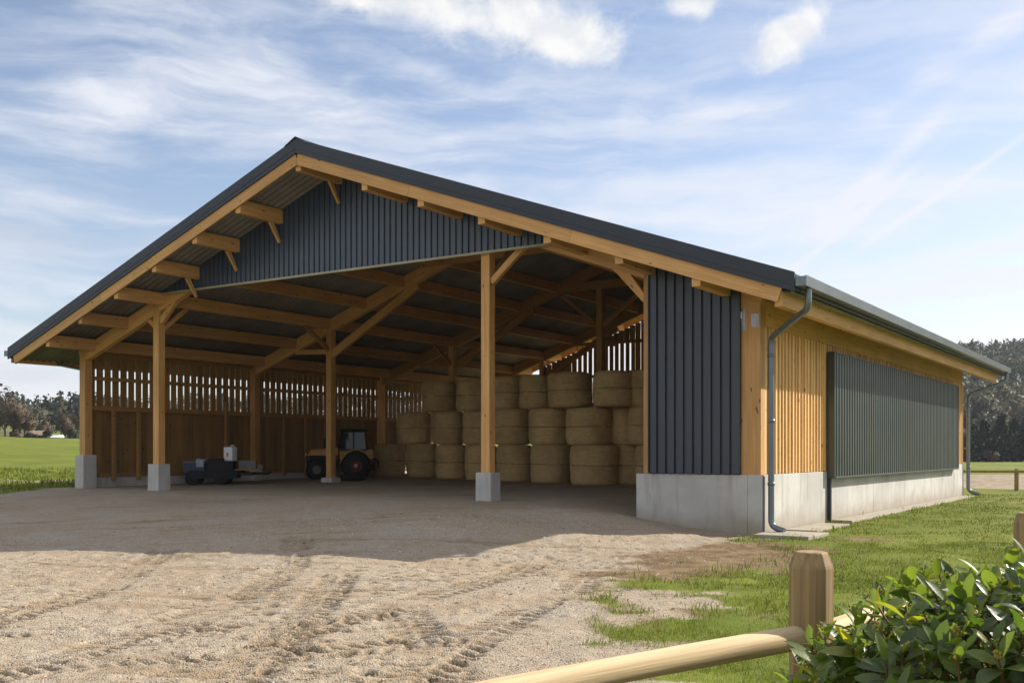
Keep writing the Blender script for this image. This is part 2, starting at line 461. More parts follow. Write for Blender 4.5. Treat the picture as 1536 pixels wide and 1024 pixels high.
def blade_mat(name, a, b_, c, trans=0.35):
    m, k, b = new_mat(name)
    t = k.attr('tone')
    col = k.mix(k.sm(t, 0.1, 0.75), a, b_)
    col = k.mix(k.sm(t, 0.84, 0.97), col, c)
    k.link(col, b.inputs['Base Color']); b.inputs['Roughness'].default_value = 0.6
    b.inputs['Specular IOR Level'].default_value = 0.25
    tr = k.n('ShaderNodeBsdfTranslucent'); k.link(col, tr.inputs[0])
    mx = k.n('ShaderNodeMixShader'); mx.inputs[0].default_value = trans
    k.link(b.outputs[0], mx.inputs[1]); k.link(tr.outputs[0], mx.inputs[2])
    out = [n for n in m.node_tree.nodes if n.type == 'OUTPUT_MATERIAL'][0]
    k.link(mx.outputs[0], out.inputs[0])
    return m
GRASS = blade_mat('grass_blades', (0.075, 0.108, 0.012), (0.20, 0.235, 0.028), (0.36, 0.31, 0.11))
FIRLEAF = blade_mat('fir_needles', (0.006, 0.015, 0.010), (0.016, 0.032, 0.017), (0.03, 0.05, 0.022), 0.1)
TWIG = blade_mat('bare_twigs', (0.070, 0.050, 0.032), (0.135, 0.098, 0.065), (0.19, 0.15, 0.10), 0.1)
WOODS = blade_mat('woodland_crowns', (0.022, 0.040, 0.024), (0.105, 0.098, 0.064), (0.12, 0.11, 0.065), 0.45)
BARK = simple_mat('bark', (0.085, 0.062, 0.042), 0.9, 0, 0.3, 4, 0.5)
PEB = blade_mat('pebbles', (0.22, 0.18, 0.135), (0.44, 0.39, 0.32), (0.58, 0.54, 0.47), 0.0)

# ------------------------------------------------------------------ ground sheet
def axis(parts):
    a = []
    for lo, hi, st in parts:
        a.append(np.arange(lo, hi, st))
    return np.unique(np.concatenate(a))
xs = axis([(-760, -200, 20), (-200, -60, 6), (-60, -20, 1.2), (-20, -6.5, 0.14), (-6.5, 4.2, 0.027), (4.2, 14, 0.12), (14, 60, 1.0), (60, 200, 6), (200, 780, 20)])
ys = axis([(-60, 0, 4), (0, 4, 0.4), (4, 12.5, 0.026), (12.5, 18, 0.05), (18, 40, 0.16), (40, 80, 1.0), (80, 220, 5), (220, 860, 16)])
X, Y = np.meshgrid(xs, ys)
Z = height(X, Y)
GM = gravel_mask(X, Y)
LUG, BAND = track_fields(X, Y)
T_, S_ = ts_of(X, Y)
R_ = np.hypot(X, Y)
soil = np.exp(-((X - 2.7) / 1.3) ** 2 - ((Y - 13.6) / 1.3) ** 2) + 0.9 * np.exp(-((X - 1.5) / 0.8) ** 2 - ((Y - 11.9) / 0.7) ** 2)
soil += 0.9 * np.exp(-((X - 5.6) / 0.55) ** 2 - ((Y - 16.4) / 0.6) ** 2)
soil += 1.5 * GM * (1 - GM) * (fbm(X * 1.4, Y * 1.4, 3, 66) > 0.40) * (X > -1.5)
soil += 0.8 * np.exp(-((X - 3.6) / 0.9) ** 2 - ((Y - 14.9) / 0.8) ** 2)
soil = np.clip(soil, 0, 1) * (S_ < 1.2)
# ploughed strip beyond the far rail fence, and a bare earth strip left of the barn
PL = (X > 12) & (T_ < -1.5 - 0.0 * S_) & (Y > 39) & (Y < 63)
LS = (T_ > 19.6) & (Y > 31.5) & (Y < 34.2) & (X < -8)
dirt = sstep(38.5, 40.5, Y + fbm(X * .3, Y * .3, 3, 4) * 2) * sstep(64, 60, Y) * sstep(9, 13, X)
dirt = np.maximum(dirt, sstep(31, 32, Y) * sstep(34.6, 33.4, Y) * sstep(-8, -9, X) * 0.8)
GMv = np.maximum(GM, dirt)
soil = np.maximum(soil, dirt * 0.42)
woodf = sstep(185, 240, R_) * (1 - 0.85 * ((np.abs(np.degrees(np.arctan2(X, np.maximum(Y, 1))) + 23.9) < 2.6) & (R_ > 270) & (R_ < 450)))
nx, ny = len(xs), len(ys)
idx = np.arange(nx * ny).reshape(ny, nx)
quads = np.stack([idx[:-1, :-1], idx[:-1, 1:], idx[1:, 1:], idx[1:, :-1]], -1).reshape(-1, 4)
fg = GM.ravel()[quads].mean(1); fr = R_.ravel()[quads].mean(1); fp = dirt.ravel()[quads].mean(1)
kind = np.where(fr > 190, 3, np.where(fp > 0.5, 2, np.where(fg > 0.5, 1, 0)))
VV = np.stack([X.ravel(), Y.ravel(), Z.ravel()], -1)
AT = {'gravel': GMv.ravel(), 'soil': soil.ravel(), 'lug': (LUG * GM).ravel(), 'band': (BAND * GM).ravel(), 'wood': woodf.ravel()}
for kd, nm in ((0, 'lawn'), (1, 'gravel_yard'), (2, 'ploughed_field'), (3, 'hills')):
    q = quads[kind == kd]
    used, inv = np.unique(q.ravel(), return_inverse=True)
    o = np_mesh(nm, VV[used], inv.astype(np.int32), 4, GROUND, {a: ('POINT', v[used]) for a, v in AT.items()}, smooth=True)
    tag(o, kind='structure')

# ------------------------------------------------------------------ grass blades and pebbles (nobody could count them)
def scatter(n, x0, x1, y0, y1, dens):
    x = RNG.uniform(x0, x1, n); y = RNG.uniform(y0, y1, n)
    k = RNG.random(n) < dens(x, y)
    return x[k], y[k]

def grass_density(x, y):
    g = gravel_mask(x, y)
    t, s = ts_of(x, y)
    d = np.clip(1.15 - 1.45 * g, 0, 1) * (0.10 + 0.90 * sstep(0.34, 0.6, fbm(x * 1.6, y * 1.6, 3, 33)))
    d = np.where((t > -0.35) & (t < W + 0.3) & (s > -0.05) & (s < DEP + .2), 0, d)
    so = np.exp(-((x - 2.7) / 1.3) ** 2 - ((y - 13.6) / 1.3) ** 2) + np.exp(-((x - 5.6) / 0.55) ** 2 - ((y - 16.4) / 0.6) ** 2)
    return d * np.clip(1 - 1.1 * so, 0.04, 1)

def blades(x, y, hmin, hmax, w):
    n = len(x)
    z = height(x, y) - 0.006
    h = RNG.uniform(hmin, hmax, n) * (0.55 + 0.9 * fbm(x * 0.9, y * 0.9, 3, 44))
    a = RNG.uniform(0, 2 * PI, n); lean = RNG.uniform(0.15, 0.95, n) * h
    la = RNG.uniform(0, 2 * PI, n)
    wx, wy = np.cos(a) * w * (0.6 + RNG.random(n) * 0.8), np.sin(a) * w * (0.6 + RNG.random(n) * 0.8)
    lx, ly = np.cos(la) * lean, np.sin(la) * lean
    P = np.stack([x, y, z], -1)
    v0 = P + np.stack([-wx, -wy, 0 * x], -1); v1 = P + np.stack([wx, wy, 0 * x], -1)
    v2 = P + np.stack([wx * .7 + lx * .35, wy * .7 + ly * .35, h * .6], -1); v3 = P + np.stack([-wx * .7 + lx * .35, -wy * .7 + ly * .35, h * .6], -1)
    v4 = P + np.stack([lx, ly, h * (1 - 0.25 * (lean / h) ** 2)], -1)
    V = np.stack([v0, v1, v2, v3, v4], 1).reshape(-1, 3)
    b = np.arange(n) * 5
    tris = np.stack([b, b + 1, b + 2, b, b + 2, b + 3, b + 3, b + 2, b + 4], -1).reshape(-1)
    dry = fbm(x * 0.8, y * 0.8, 3, 55)
    tone = np.clip(RNG.random(n) * 0.75 + 0.45 * (dry - 0.35), 0, 1)
    return V, tris, np.repeat(tone, 3)

def tuft_density(x, y):
    g = gravel_mask(x, y); t, s = ts_of(x, y)
    e = 4 * g * (1 - g) * (vnoise(x * 3.1, y * 3.1, 201) > 0.62)
    wall = (t < -0.02) & (t > -0.85) & (s > 0.5) & (s < DEP) & (vnoise(x * 2.2, y * 2.2, 202) > 0.58)
    wall = wall & ((t < -0.64) | ((s > 3.05) & (s < 3.85)) | (t < -0.43) & (s > 3.9))
    lone = (g < 0.35) & (vnoise(x * 2.7, y * 2.7, 203) > 0.80)
    inb = (t > -0.05) & (t < W + 0.1) & (s > -0.1) & (s < DEP)
    return np.where(inb, 0, 0.7 * e * (g < 0.62) + 0.9 * wall + 0.6 * lone)
vs_, fs_, ts_ = [], [], []
off = 0
for n, box, hm, w in ((26000, (-0.4, 4.2, 3.2, 9.0), (0.05, 0.10), 0.0026), (42000, (-0.2, 10, 9, 18), (0.05, 0.12), 0.004), (26000, (4, 17, 16, 34), (0.07, 0.15), 0.007)):
    x, y = scatter(n, *box, tuft_density)
    V, Fc, Tn = blades(x, y, *hm, w)
    vs_.append(V); fs_.append(Fc + off); ts_.append(np.clip(Tn + 0.12, 0, 1)); off += len(V)
for n, box, hm, w in ((95000, (-0.4, 4.2, 3.2, 8.5), (0.018, 0.048), 0.0020), (115000, (-0.2, 9.5, 8.5, 16.0), (0.020, 0.052), 0.0034),
                      (65000, (2.5, 17, 16, 34), (0.025, 0.055), 0.0065), (26000, (-22, -11, 22, 42), (0.05, 0.16), 0.012)):
    x, y = scatter(n, *box, grass_density)
    V, Fc, Tn = blades(x, y, *hm, w)
    vs_.append(V); fs_.append(Fc + off); ts_.append(Tn); off += len(V)
o = np_mesh('grass', np.concatenate(vs_), np.concatenate(fs_), 3, GRASS, {'tone': ('FACE', np.concatenate(ts_))})
tag(o, 'short green grass blades covering the lawn beside the barn and yard', 'grass', kind='stuff')

def pebbles():
    out = []
    for n, box, r0, r1 in ((30000, (-5.5, 2.6, 4.2, 9.0), 0.003, 0.011), (14000, (-9, 4.0, 9.0, 17.0), 0.005, 0.016)):
        out.append((*scatter(n, *box, lambda x, y: (0.12 + 0.88 * gravel_mask(x, y)) * (0.15 + sstep(0.4, 0.65, fbm(x * 1.1, y * 1.1, 3, 91))) * (gravel_mask(x, y) > 0.25)), r0, r1))
    base = np.array([(1, 0, 0), (0, 1, 0), (-1, 0, 0), (0, -1, 0), (0, 0, 1), (0, 0, -1)], float)
    tri = np.array([(0, 1, 4), (1, 2, 4), (2, 3, 4), (3, 0, 4), (1, 0, 5), (2, 1, 5), (3, 2, 5), (0, 3, 5)])
    VV, FF, TT = [], [], []; off = 0
    for x, y, r0, r1 in out:
        n = len(x); r = r0 + (r1 - r0) * RNG.random(n) ** 3
        z = height(x, y) + r * 0.15
        a = RNG.uniform(0, PI, n); c, s = np.cos(a), np.sin(a)
        sx, sy, sz = r * RNG.uniform(.8, 1.5, n), r * RNG.uniform(.6, 1.1, n), r * RNG.uniform(.45, .8, n)
        B = base[None] * np.stack([sx, sy, sz], -1)[:, None] + RNG.normal(0, 1, (n, 6, 3)) * (r * 0.16)[:, None, None]
        P = np.stack([B[..., 0] * c[:, None] - B[..., 1] * s[:, None] + x[:, None], B[..., 0] * s[:, None] + B[..., 1] * c[:, None] + y[:, None], B[..., 2] + z[:, None]], -1)
        VV.append(P.reshape(-1, 3)); FF.append((tri[None] + (np.arange(n) * 6)[:, None, None] + off).reshape(-1)); off += n * 6
        TT.append(np.repeat(RNG.random(n) ** 1.3, 8))
    o = np_mesh('gravel_stones', np.concatenate(VV), np.concatenate(FF), 3, PEB, {'tone': ('FACE', np.concatenate(TT))})
    tag(o, 'loose beige and grey gravel stones strewn over the yard', 'gravel', kind='stuff')
pebbles()

# ------------------------------------------------------------------ the barn
barn = thing('timber_barn', 'open-fronted timber barn with dark metal roof and anthracite cladding', 'barn', (CX, CY, 0), ANG)

def beam(name, p0, p1, w, h, mat=None, parent=barn, bevel=0.006, up=Vector((0, 0, 1)), taper=None):
    p0, p1 = Vector(p0), Vector(p1)
    d = p1 - p0; L = d.length; d.normalize()
    y = up.cross(d)
    if y.length < 1e-4: y = Vector((0, 1, 0)).cross(d) if abs(d.y) < .9 else Vector((1, 0, 0))
    y.normalize(); z = d.cross(y)
    M = Matrix((( d.x, y.x, z.x, p0.x), (d.y, y.y, z.y, p0.y), (d.z, y.z, z.z, p0.z), (0, 0, 0, 1)))
    mb = MB()
    if taper:
        a, b = taper
        mb.hexa([(0, -w / 2, -h / 2 * a), (0, w / 2, -h / 2 * a), (0, w / 2, h / 2 * a), (0, -w / 2, h / 2 * a)],
                [(L, -w / 2, -h / 2 * b), (L, w / 2, -h / 2 * b), (L, w / 2, h / 2 * b), (L, -w / 2, h / 2 * b)])
        mb.f = [tuple(reversed(f)) for f in mb.f]
    else:
        mb.box(0, L, -w / 2, w / 2, -h / 2, h / 2)
    return mb.build(name, mat or WOOD, parent, bevel, M)

def prism_ts(mb, pts, s0, s1, tone=None):
    """polygon given in (t, z), extruded along s"""
    a = [Lp(t, s0, z) for t, z in pts]; b = [Lp(t, s1, z) for t, z in pts]
    mb.hexa(a, b, tone)

def post(t, s, z0, z1, w=0.2, d=0.2, pier=None, tilt=None):
    o = beam('post', Lp(t, s, z0), Lp(t, s, z1), w, d, WOOD, up=Vector((0, 1, 0)))
    if pier:
        pw, pd, pz0 = pier
        mb = MB(); e = 0.012
        x0, x1, y0, y1 = -t - pw / 2, -t + pw / 2, s - pd / 2, s + pd / 2
        mb.hexa([(x0 - e, y0 - e, pz0), (x1 + e, y0 - e, pz0), (x1 + e, y1 + e, pz0), (x0 - e, y1 + e, pz0)],
                [(x0, y0, z0), (x1, y0, z0), (x1, y1, z0), (x0, y1, z0)])
        mb.build('concrete_base', CONC, o, 0.012)
    return o

FR = [0.10, 6.05, 12.1, DEP - 0.1]
# front posts on concrete bases
post(18.62, 0.10, 1.30, 4.12, 0.24, 0.22, (0.36, 0.40, -0.1))
post(15.62, 0.10, 1.08, 5.30, 0.21, 0.20, (0.40, 0.36, -0.1))
post(5.62, 0.10, 0.98, 6.05, 0.20, 0.20, (0.36, 0.34, -0.1))
post(2.13, 0.12, 1.0, 4.85, 0.13, 0.20)
post(0.205, 0.14, 1.0, 3.92, 0.34, 0.22)
# inner frames
for s in FR[1:]:
    post(18.62, s, 0.98 if s < 15 else 0.4, 4.1, 0.22, 0.22, (0.34, 0.34, 0.0))
    post(0.27, s, 1.0, 4.0, 0.2, 0.2)
    post(15.4, s, 0.62, 5.25, 0.20, 0.20, (0.42, 0.40, -0.1))
post(9.6, FR[2], 0.55, 6.55, 0.20, 0.20, (0.42, 0.40, -0.1))
post(9.6, FR[3], 0.55, 6.9, 0.20, 0.20)
post(5.0, FR[3], 0.55, 5.6, 0.20, 0.20)
# rafters
def zu(t, d): return ztop(t) - d
for i, s in enumerate(FR):
    hh = 0.36
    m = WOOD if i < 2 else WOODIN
    ua = Vector((0, 0, 1))
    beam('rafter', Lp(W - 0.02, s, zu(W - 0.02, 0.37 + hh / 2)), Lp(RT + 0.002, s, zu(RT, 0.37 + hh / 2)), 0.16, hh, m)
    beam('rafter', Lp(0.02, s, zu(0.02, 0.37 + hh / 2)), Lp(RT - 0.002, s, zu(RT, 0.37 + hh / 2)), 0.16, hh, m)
    if i in (1, 2, 3):
        # long raking struts under the rafters and a collar
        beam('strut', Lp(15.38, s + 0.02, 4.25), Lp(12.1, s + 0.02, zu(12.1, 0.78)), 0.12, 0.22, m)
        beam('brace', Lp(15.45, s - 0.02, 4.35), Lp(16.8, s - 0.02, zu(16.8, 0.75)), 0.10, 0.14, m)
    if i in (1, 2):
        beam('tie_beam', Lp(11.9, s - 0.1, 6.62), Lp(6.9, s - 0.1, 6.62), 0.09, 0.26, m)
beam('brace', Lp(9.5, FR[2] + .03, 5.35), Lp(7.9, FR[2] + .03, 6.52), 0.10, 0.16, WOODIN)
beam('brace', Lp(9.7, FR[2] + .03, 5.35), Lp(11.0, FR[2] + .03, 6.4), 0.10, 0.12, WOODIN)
# knee braces of the front row
beam('brace', Lp(15.52, 0.10, 4.62), Lp(14.75, 0.10, 5.36), 0.11, 0.16)
beam('brace', Lp(15.72, 0.12, 4.50), Lp(16.35, 0.12, 4.92), 0.08, 0.12)
beam('brace', Lp(15.62, 0.20, 4.45), Lp(15.62, 1.05, 5.15), 0.09, 0.12)
beam('brace', Lp(5.52, 0.10, 4.72), Lp(4.45, 0.10, 5.62), 0.10, 0.13)
beam('brace', Lp(5.62, 0.2, 4.75), Lp(5.62, 1.15, 5.72), 0.09, 0.12, WOODIN)
beam('brace', Lp(2.19, 0.13, 4.1), Lp(2.98, 0.13, 5.04), 0.10, 0.20, taper=(0.55, 1.25))
for s in FR[1:3]:
    beam('brace', Lp(15.4, s + 0.1, 4.4), Lp(15.4, s + 1.2, 5.1), 0.09, 0.12, WOODIN)
    beam('brace', Lp(15.4, s - 0.1, 4.4), Lp(15.4, s - 1.2, 5.1), 0.09, 0.12, WOODIN)
# purlins along the barn, with the slender brackets below their front ends
PT = [18.15, 16.8, 15.4, 14.0, 12.6, 11.2, 9.4, 7.6, 6.2, 4.8, 3.4, 2.0, 0.62]
for t in PT:
    ph = 0.30
    o = beam('purlin', Lp(t, -VG + 0.045, zu(t, 0.335 + ph / 2)), Lp(t, DEP + VG - 0.05, zu(t, 0.335 + ph / 2)), 0.15, ph, WOOD)
    if 8 < t < 15:
        beam('bracket', Lp(t, -0.36, zu(t, 0.63)), Lp(t, -0.085, zu(t, 1.06)), 0.06, 0.09, WOOD, o, 0.004, taper=(1.3, 0.6))
# eaves purlins on the outside, carried by the rafter ends
for t, nm in ((-0.72, 'eaves_beam'),):
    beam(nm, Lp(t, -VG + 0.06, zu(t, 0.33 + 0.13)), Lp(t, DEP + VG - 0.1, zu(t, 0.33 + 0.13)), 0.12, 0.24, WOOD)
beam('eaves_board', Lp(W + OV - 0.03, -VG + 0.05, ztop(-OV) - 0.31), Lp(W + OV - 0.03, DEP + VG - 0.05, ztop(-OV) - 0.31), 0.03, 0.13, WOOD)
for i, s in enumerate(np.linspace(0.5, DEP - 0.4, 13)):
    beam('rafter_tail', Lp(0.1, s, zu(0.1, 0.33 + 0.065)), Lp(-0.64, s, zu(-0.64, 0.33 + 0.065)), 0.09, 0.13, WOOD)
# wall plates
beam('wall_plate', Lp(0.11, 0.256, 3.73), Lp(0.11, DEP, 3.73), 0.16, 0.44, WOOD)
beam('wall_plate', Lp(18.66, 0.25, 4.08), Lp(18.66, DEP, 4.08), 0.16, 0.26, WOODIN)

# roof slopes: dark sheet on top, corrugated fibre sheet seen from below
def roof_slope(t0, t1, lab):
    mb = MB()
    prism_ts(mb, [(t0, ztop(t0) - 0.012), (t1, ztop(t1) - 0.012), (t1, ztop(t1) - 0.26), (t0, ztop(t0) - 0.26)], -VG + 0.02, DEP + VG - 0.02)
    o = mb.build('roof_slope', DARKROOF, barn)
    bm = MB(); n = int((DEP + 2 * VG - 0.1) / 0.0225)
    ss = np.linspace(-VG + 0.05, DEP + VG - 0.05, n)
    vs, fs = [], []
    for s in ss:
        dz = 0.024 * math.sin(s * 2 * PI / 0.18)
        for t in (t0 + (0.08 if t0 < RT else -0.08), t1):
            vs.append(Lp(t, s, ztop(t) - 0.305 + dz))
        for t in (t1, t0 + (0.08 if t0 < RT else -0.08)):
            vs.append(Lp(t, s, ztop(t) - 0.272))
    for i in range(n - 1):
        a = i * 4
        fs += [(a, a + 1, a + 5, a + 4), (a + 2, a + 3, a + 7, a + 6), (a + 3, a, a + 4, a + 7)]
    bm.add(vs, fs, 0.5, True)
    bm.build('corrugated_sheet', FIBRE, o)
    return o
slope_r = roof_slope(-OV, RT - 0.001, '')
slope_l = roof_slope(W + OV, RT + 0.001, '')
rc = MB()
prism_ts(rc, [(RT - 0.30, ztop(RT - 0.3) + 0.012), (RT, ZR + 0.055), (RT + 0.30, ztop(RT + 0.3) + 0.012), (RT + 0.30, ztop(RT + 0.3) - 0.008), (RT, ZR + 0.03), (RT - 0.30, ztop(RT - 0.3) - 0.008)][::-1], -VG - 0.055, DEP + VG)
rc.build('ridge_cap', DARKROOF, barn, 0.006)
for sgn, ss in ((-1, -VG), (1, DEP + VG)):
    for (t0, t1) in ((-OV, RT), (W + OV, RT)):
        fl = MB()
        a, b = (ss - 0.035, ss) if sgn < 0 else (ss, ss + 0.035)
        prism_ts(fl, [(t0, ztop(t0) + 0.012), (t1, ztop(t1) + 0.012), (t1, ztop(t1) - 0.285), (t0, ztop(t0) - 0.285)], a, b)
        fl.v = fl.v
        # folded edge: a small step line along the flashing
        prism_ts(fl, [(t0, ztop(t0) - 0.19), (t1, ztop(t1) - 0.19), (t1, ztop(t1) - 0.20), (t0, ztop(t0) - 0.20)], a - 0.006, a + 0.001) if sgn < 0 else None
        fl.build('verge_flashing', DARKROOF, barn, 0.004)
        te = t0 + (0.24 if t0 < RT else -0.24)
        # timber verge boards in two lengths, butted
        cuts = [te, te + (t1 - te) * 0.36, te + (t1 - te) * 0.71, t1]
        for q in range(3):
            c0, c1 = cuts[q], cuts[q + 1]
            sg = 1 if c1 > c0 else -1
            p0, p1 = Lp(c0 + sg * 0.0015, ss - sgn * 0.02, ztop(c0) - 0.395), Lp(c1 - sg * 0.0015, ss - sgn * 0.02, ztop(c1) - 0.395)
            beam('verge_board', p0, p1, 0.05, 0.235, WOOD, barn, 0.004)

# corrugated gable cladding
def clad_profile(u0, u1, pitch, flat, depth):
    pts = []; u = u0
    while u < u1 - 1e-6:
        for du, d in ((0, 0), (flat, 0), (flat + 0.012, depth), (pitch - 0.012, depth)):
            if u + du <= u1: pts.append((u + du, d))
        u += pitch
    pts.append((u1, 0))
    return pts

def clad_front(name, t0, t1, zb, ztf, s, mat, pitch=0.155, flat=0.106, depth=0.032):
    mb = MB(); vs = []; fs = []
    pr = clad_profile(t0, t1, pitch, flat, depth)
    for t, d in pr:
        vs += [Lp(t, s + d, zb), Lp(t, s + d, max(zb + 0.002, ztf(t))), Lp(t, s + 0.05, zb), Lp(t, s + 0.05, max(zb + 0.002, ztf(t)))]
    for i in range(len(pr) - 1):
        a = i * 4
        fs += [(a, a + 1, a + 5, a + 4), (a + 3, a + 2, a + 6, a + 7), (a + 2, a, a + 4, a + 6), (a + 1, a + 3, a + 7, a + 5)]
    n = (len(pr) - 1) * 4
    fs += [(0, 2, 3, 1), (n, n + 1, n + 3, n + 2)]
    mb.add(vs, fs, 0.5)
    return mb.build(name, mat, barn)
ZG = 5.31
gt = lambda t: ztop(t) - 0.33
tL = W + OV - (ZG + 0.33 - ZE) / SL
tR = -OV + (ZG + 0.33 - ZE) / SL
gc = clad_front('gable_cladding', tR, tL, ZG, gt, -0.06, DARK)
mb = MB(); mb.box(-(tL + 0.12), -(tR - 0.35), -0.10, -0.062, ZG - 0.052, ZG - 0.002); mb.build('gable_trim', TRIM, gc, 0.003)
cc = clad_front('corner_cladding', 0.385, 2.062, 1.012, lambda t: ztop(t) - 0.34, -0.046, DARKC, 0.170, 0.112, 0.042)
mb = MB()
mb.box(-0.3845, -0.374, -0.050, 0.02, 1.012, 4.1); mb.box(-2.075, -2.0635, -0.050, 0.02, 1.012, 4.8)
mb.build('cladding_edge', DARKC, barn)

# galvanised plates on the corner post
mb = MB(); mb.box(-0.20, -0.06, 0.024, 0.029, 3.48, 3.70); mb.box(-0.372, -0.30, 0.024, 0.029, 3.42, 3.80)
mb.build('steel_plate', STEEL, barn)

# concrete walls
mb = MB()
mb.box(-2.33, -0.252, 0.0, 0.25, -0.4, 1.0)
o = mb.build('concrete_wall', CONC, barn, 0.012)
mb = MB()
jo = [0.0, 3.62, 7.2, 10.2, 13.4, 16.55, DEP]
for a, b in zip(jo[:-1], jo[1:]):
    mb.box(-0.25, 0.0, a + (0.004 if a else 0), b - 0.004, -0.4, 1.0)
mb.box(-0.235, -0.02, 0.01, DEP - 0.01, -0.4, 0.985)
mb.build('concrete_wall', CONC, barn, 0.008)
mb = MB(); mb.box(-18.84, -18.70, 0.36, DEP, -0.2, 0.70); mb.build('concrete_plinth', CONC, barn, 0.008)
mb = MB(); mb.box(-16.0, -0.256, DEP - 0.2, DEP, -0.4, 1.0); mb.build('concrete_plinth', CONC, barn, 0.008)

# side wall on the right: boards with battens
mb = MB(); s = 0.254
while s < DEP - 0.06:
    w = 0.158 + random.uniform(-0.010, 0.010)
    e = min(s + w, DEP - 0.02)
    mb.box(-0.075, -0.043 + random.uniform(-0.002, 0.002), s, e, 1.006, 3.506)
    mb.box(-0.040, -0.012 + random.uniform(-0.003, 0.002), e - 0.013, e + 0.035, 1.008, 3.50 - random.uniform(0, 0.004))
    s = e + 0.022
sw = mb.build('side_wall_boards', BOARD, barn, 0.003)
for s in (3.60, DEP - 0.14):
    beam('corner_stud', Lp(0.05, s - 0.06, 1.01), Lp(0.05, s - 0.06, 3.50), 0.10, 0.10, WOOD, up=Vector((0, 1, 0)))
# big ribbed shutter hung on the side wall
def ribbed_side(name, s0, s1, z0, z1, x, mat, pitch=0.19):
    mb = MB(); vs, fs = [], []; pr = []
    u = s0
    while u < s1 - 1e-6:
        for du, d in ((0, 0), (0.095, 0), (0.112, -0.034), (pitch - 0.017, -0.034)):
            if u + du < s1: pr.append((u + du, d))
        u += pitch
    pr.append((s1, 0))
    for s, d in pr: vs += [(x + d, s, z0), (x + d, s, z1)]
    fs = [(2 * i, 2 * i + 2, 2 * i + 3, 2 * i + 1) for i in range(len(pr) - 1)]
    mb.add(vs, fs, 0.5)
    mb.box(x - 0.13, x - 0.036, s0 + 0.003, s1 - 0.003, z0 + 0.002, z1 - 0.002)
    return mb.build(name, mat, barn)
sh = ribbed_side('shutter_panel', 3.68, 16.5, 0.90, 3.32, 0.14, GREENDARK)
mb = MB()
mb.box(0.012, 0.155, 3.655, 3.70, 0.87, 3.345); mb.box(0.012, 0.155, 16.48, 16.525, 0.87, 3.345)
mb.box(0.014, 0.16, 3.702, 16.478, 3.322, 3.35); mb.box(0.014, 0.165, 3.702, 16.478, 0.865, 0.898)
mb.build('shutter_frame', GREENDARK, sh, 0.004)
mb = MB(); mb.box(0.01, 0.075, 3.665, 3.735, 0.0, 0.864); mb.build('guide_rail', DARKROOF, sh, 0.004)

# left wall: closed boards below, spaced slats above
def slat_rows(y0, y1, zlo, zhi, x0, x1, pitch, gap, along='s'):
    mb = MB(); s = y0
    while s < y1:
        w = pitch - gap + random.uniform(-0.012, 0.012); e = min(s + w, y1)
        j = random.uniform(-0.004, 0.004)
        if along == 's': mb.box(x0 + j, x1 + j, s, e, zlo, zhi - random.uniform(0, 0.01))
        else: mb.box(-e, -s, x0 + j, x1 + j, zlo, zhi - random.uniform(0, 0.01))
        s = e + gap + random.uniform(-0.006, 0.006)
    return mb
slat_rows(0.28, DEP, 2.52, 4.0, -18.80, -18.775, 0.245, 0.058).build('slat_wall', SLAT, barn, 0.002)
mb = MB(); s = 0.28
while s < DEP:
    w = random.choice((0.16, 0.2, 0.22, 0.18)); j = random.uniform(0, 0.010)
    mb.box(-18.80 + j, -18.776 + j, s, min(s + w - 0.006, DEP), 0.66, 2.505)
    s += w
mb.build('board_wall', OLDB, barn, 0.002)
for z, h in ((2.56, 0.13), (3.36, 0.10), (0.76, 0.10)):
    beam('wall_rail', Lp(18.715, 0.26, z), Lp(18.715, DEP, z), 0.10, h, WOODIN if z > 1 else OLDB)
for s in (0.95, 1.75, 4.9, 7.3, 8.3, 10.6, 13.3, 14.6):
    beam('wall_stud', Lp(18.62, s, 0.62), Lp(18.62, s, 2.5 if s != 4.9 else 2.9), 0.09, 0.10, SLAT, up=Vector((0, 1, 0)))
# back wall
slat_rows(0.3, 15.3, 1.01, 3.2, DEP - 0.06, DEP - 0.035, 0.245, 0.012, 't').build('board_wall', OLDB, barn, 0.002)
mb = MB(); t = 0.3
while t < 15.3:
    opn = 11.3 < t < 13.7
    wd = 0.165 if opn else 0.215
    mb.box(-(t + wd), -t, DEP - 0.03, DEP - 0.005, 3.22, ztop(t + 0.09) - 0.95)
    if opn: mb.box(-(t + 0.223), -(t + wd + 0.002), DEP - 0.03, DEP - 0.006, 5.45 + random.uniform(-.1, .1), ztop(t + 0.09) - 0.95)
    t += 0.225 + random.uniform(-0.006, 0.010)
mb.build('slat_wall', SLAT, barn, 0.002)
for z in (3.2, 4.25, 5.5):
    beam('wall_rail', Lp(0.3 if z < 5 else 4.2, DEP - 0.13, z), Lp(15.3 if z < 5 else 14.4, DEP - 0.13, z), 0.08, 0.12, WOODIN)
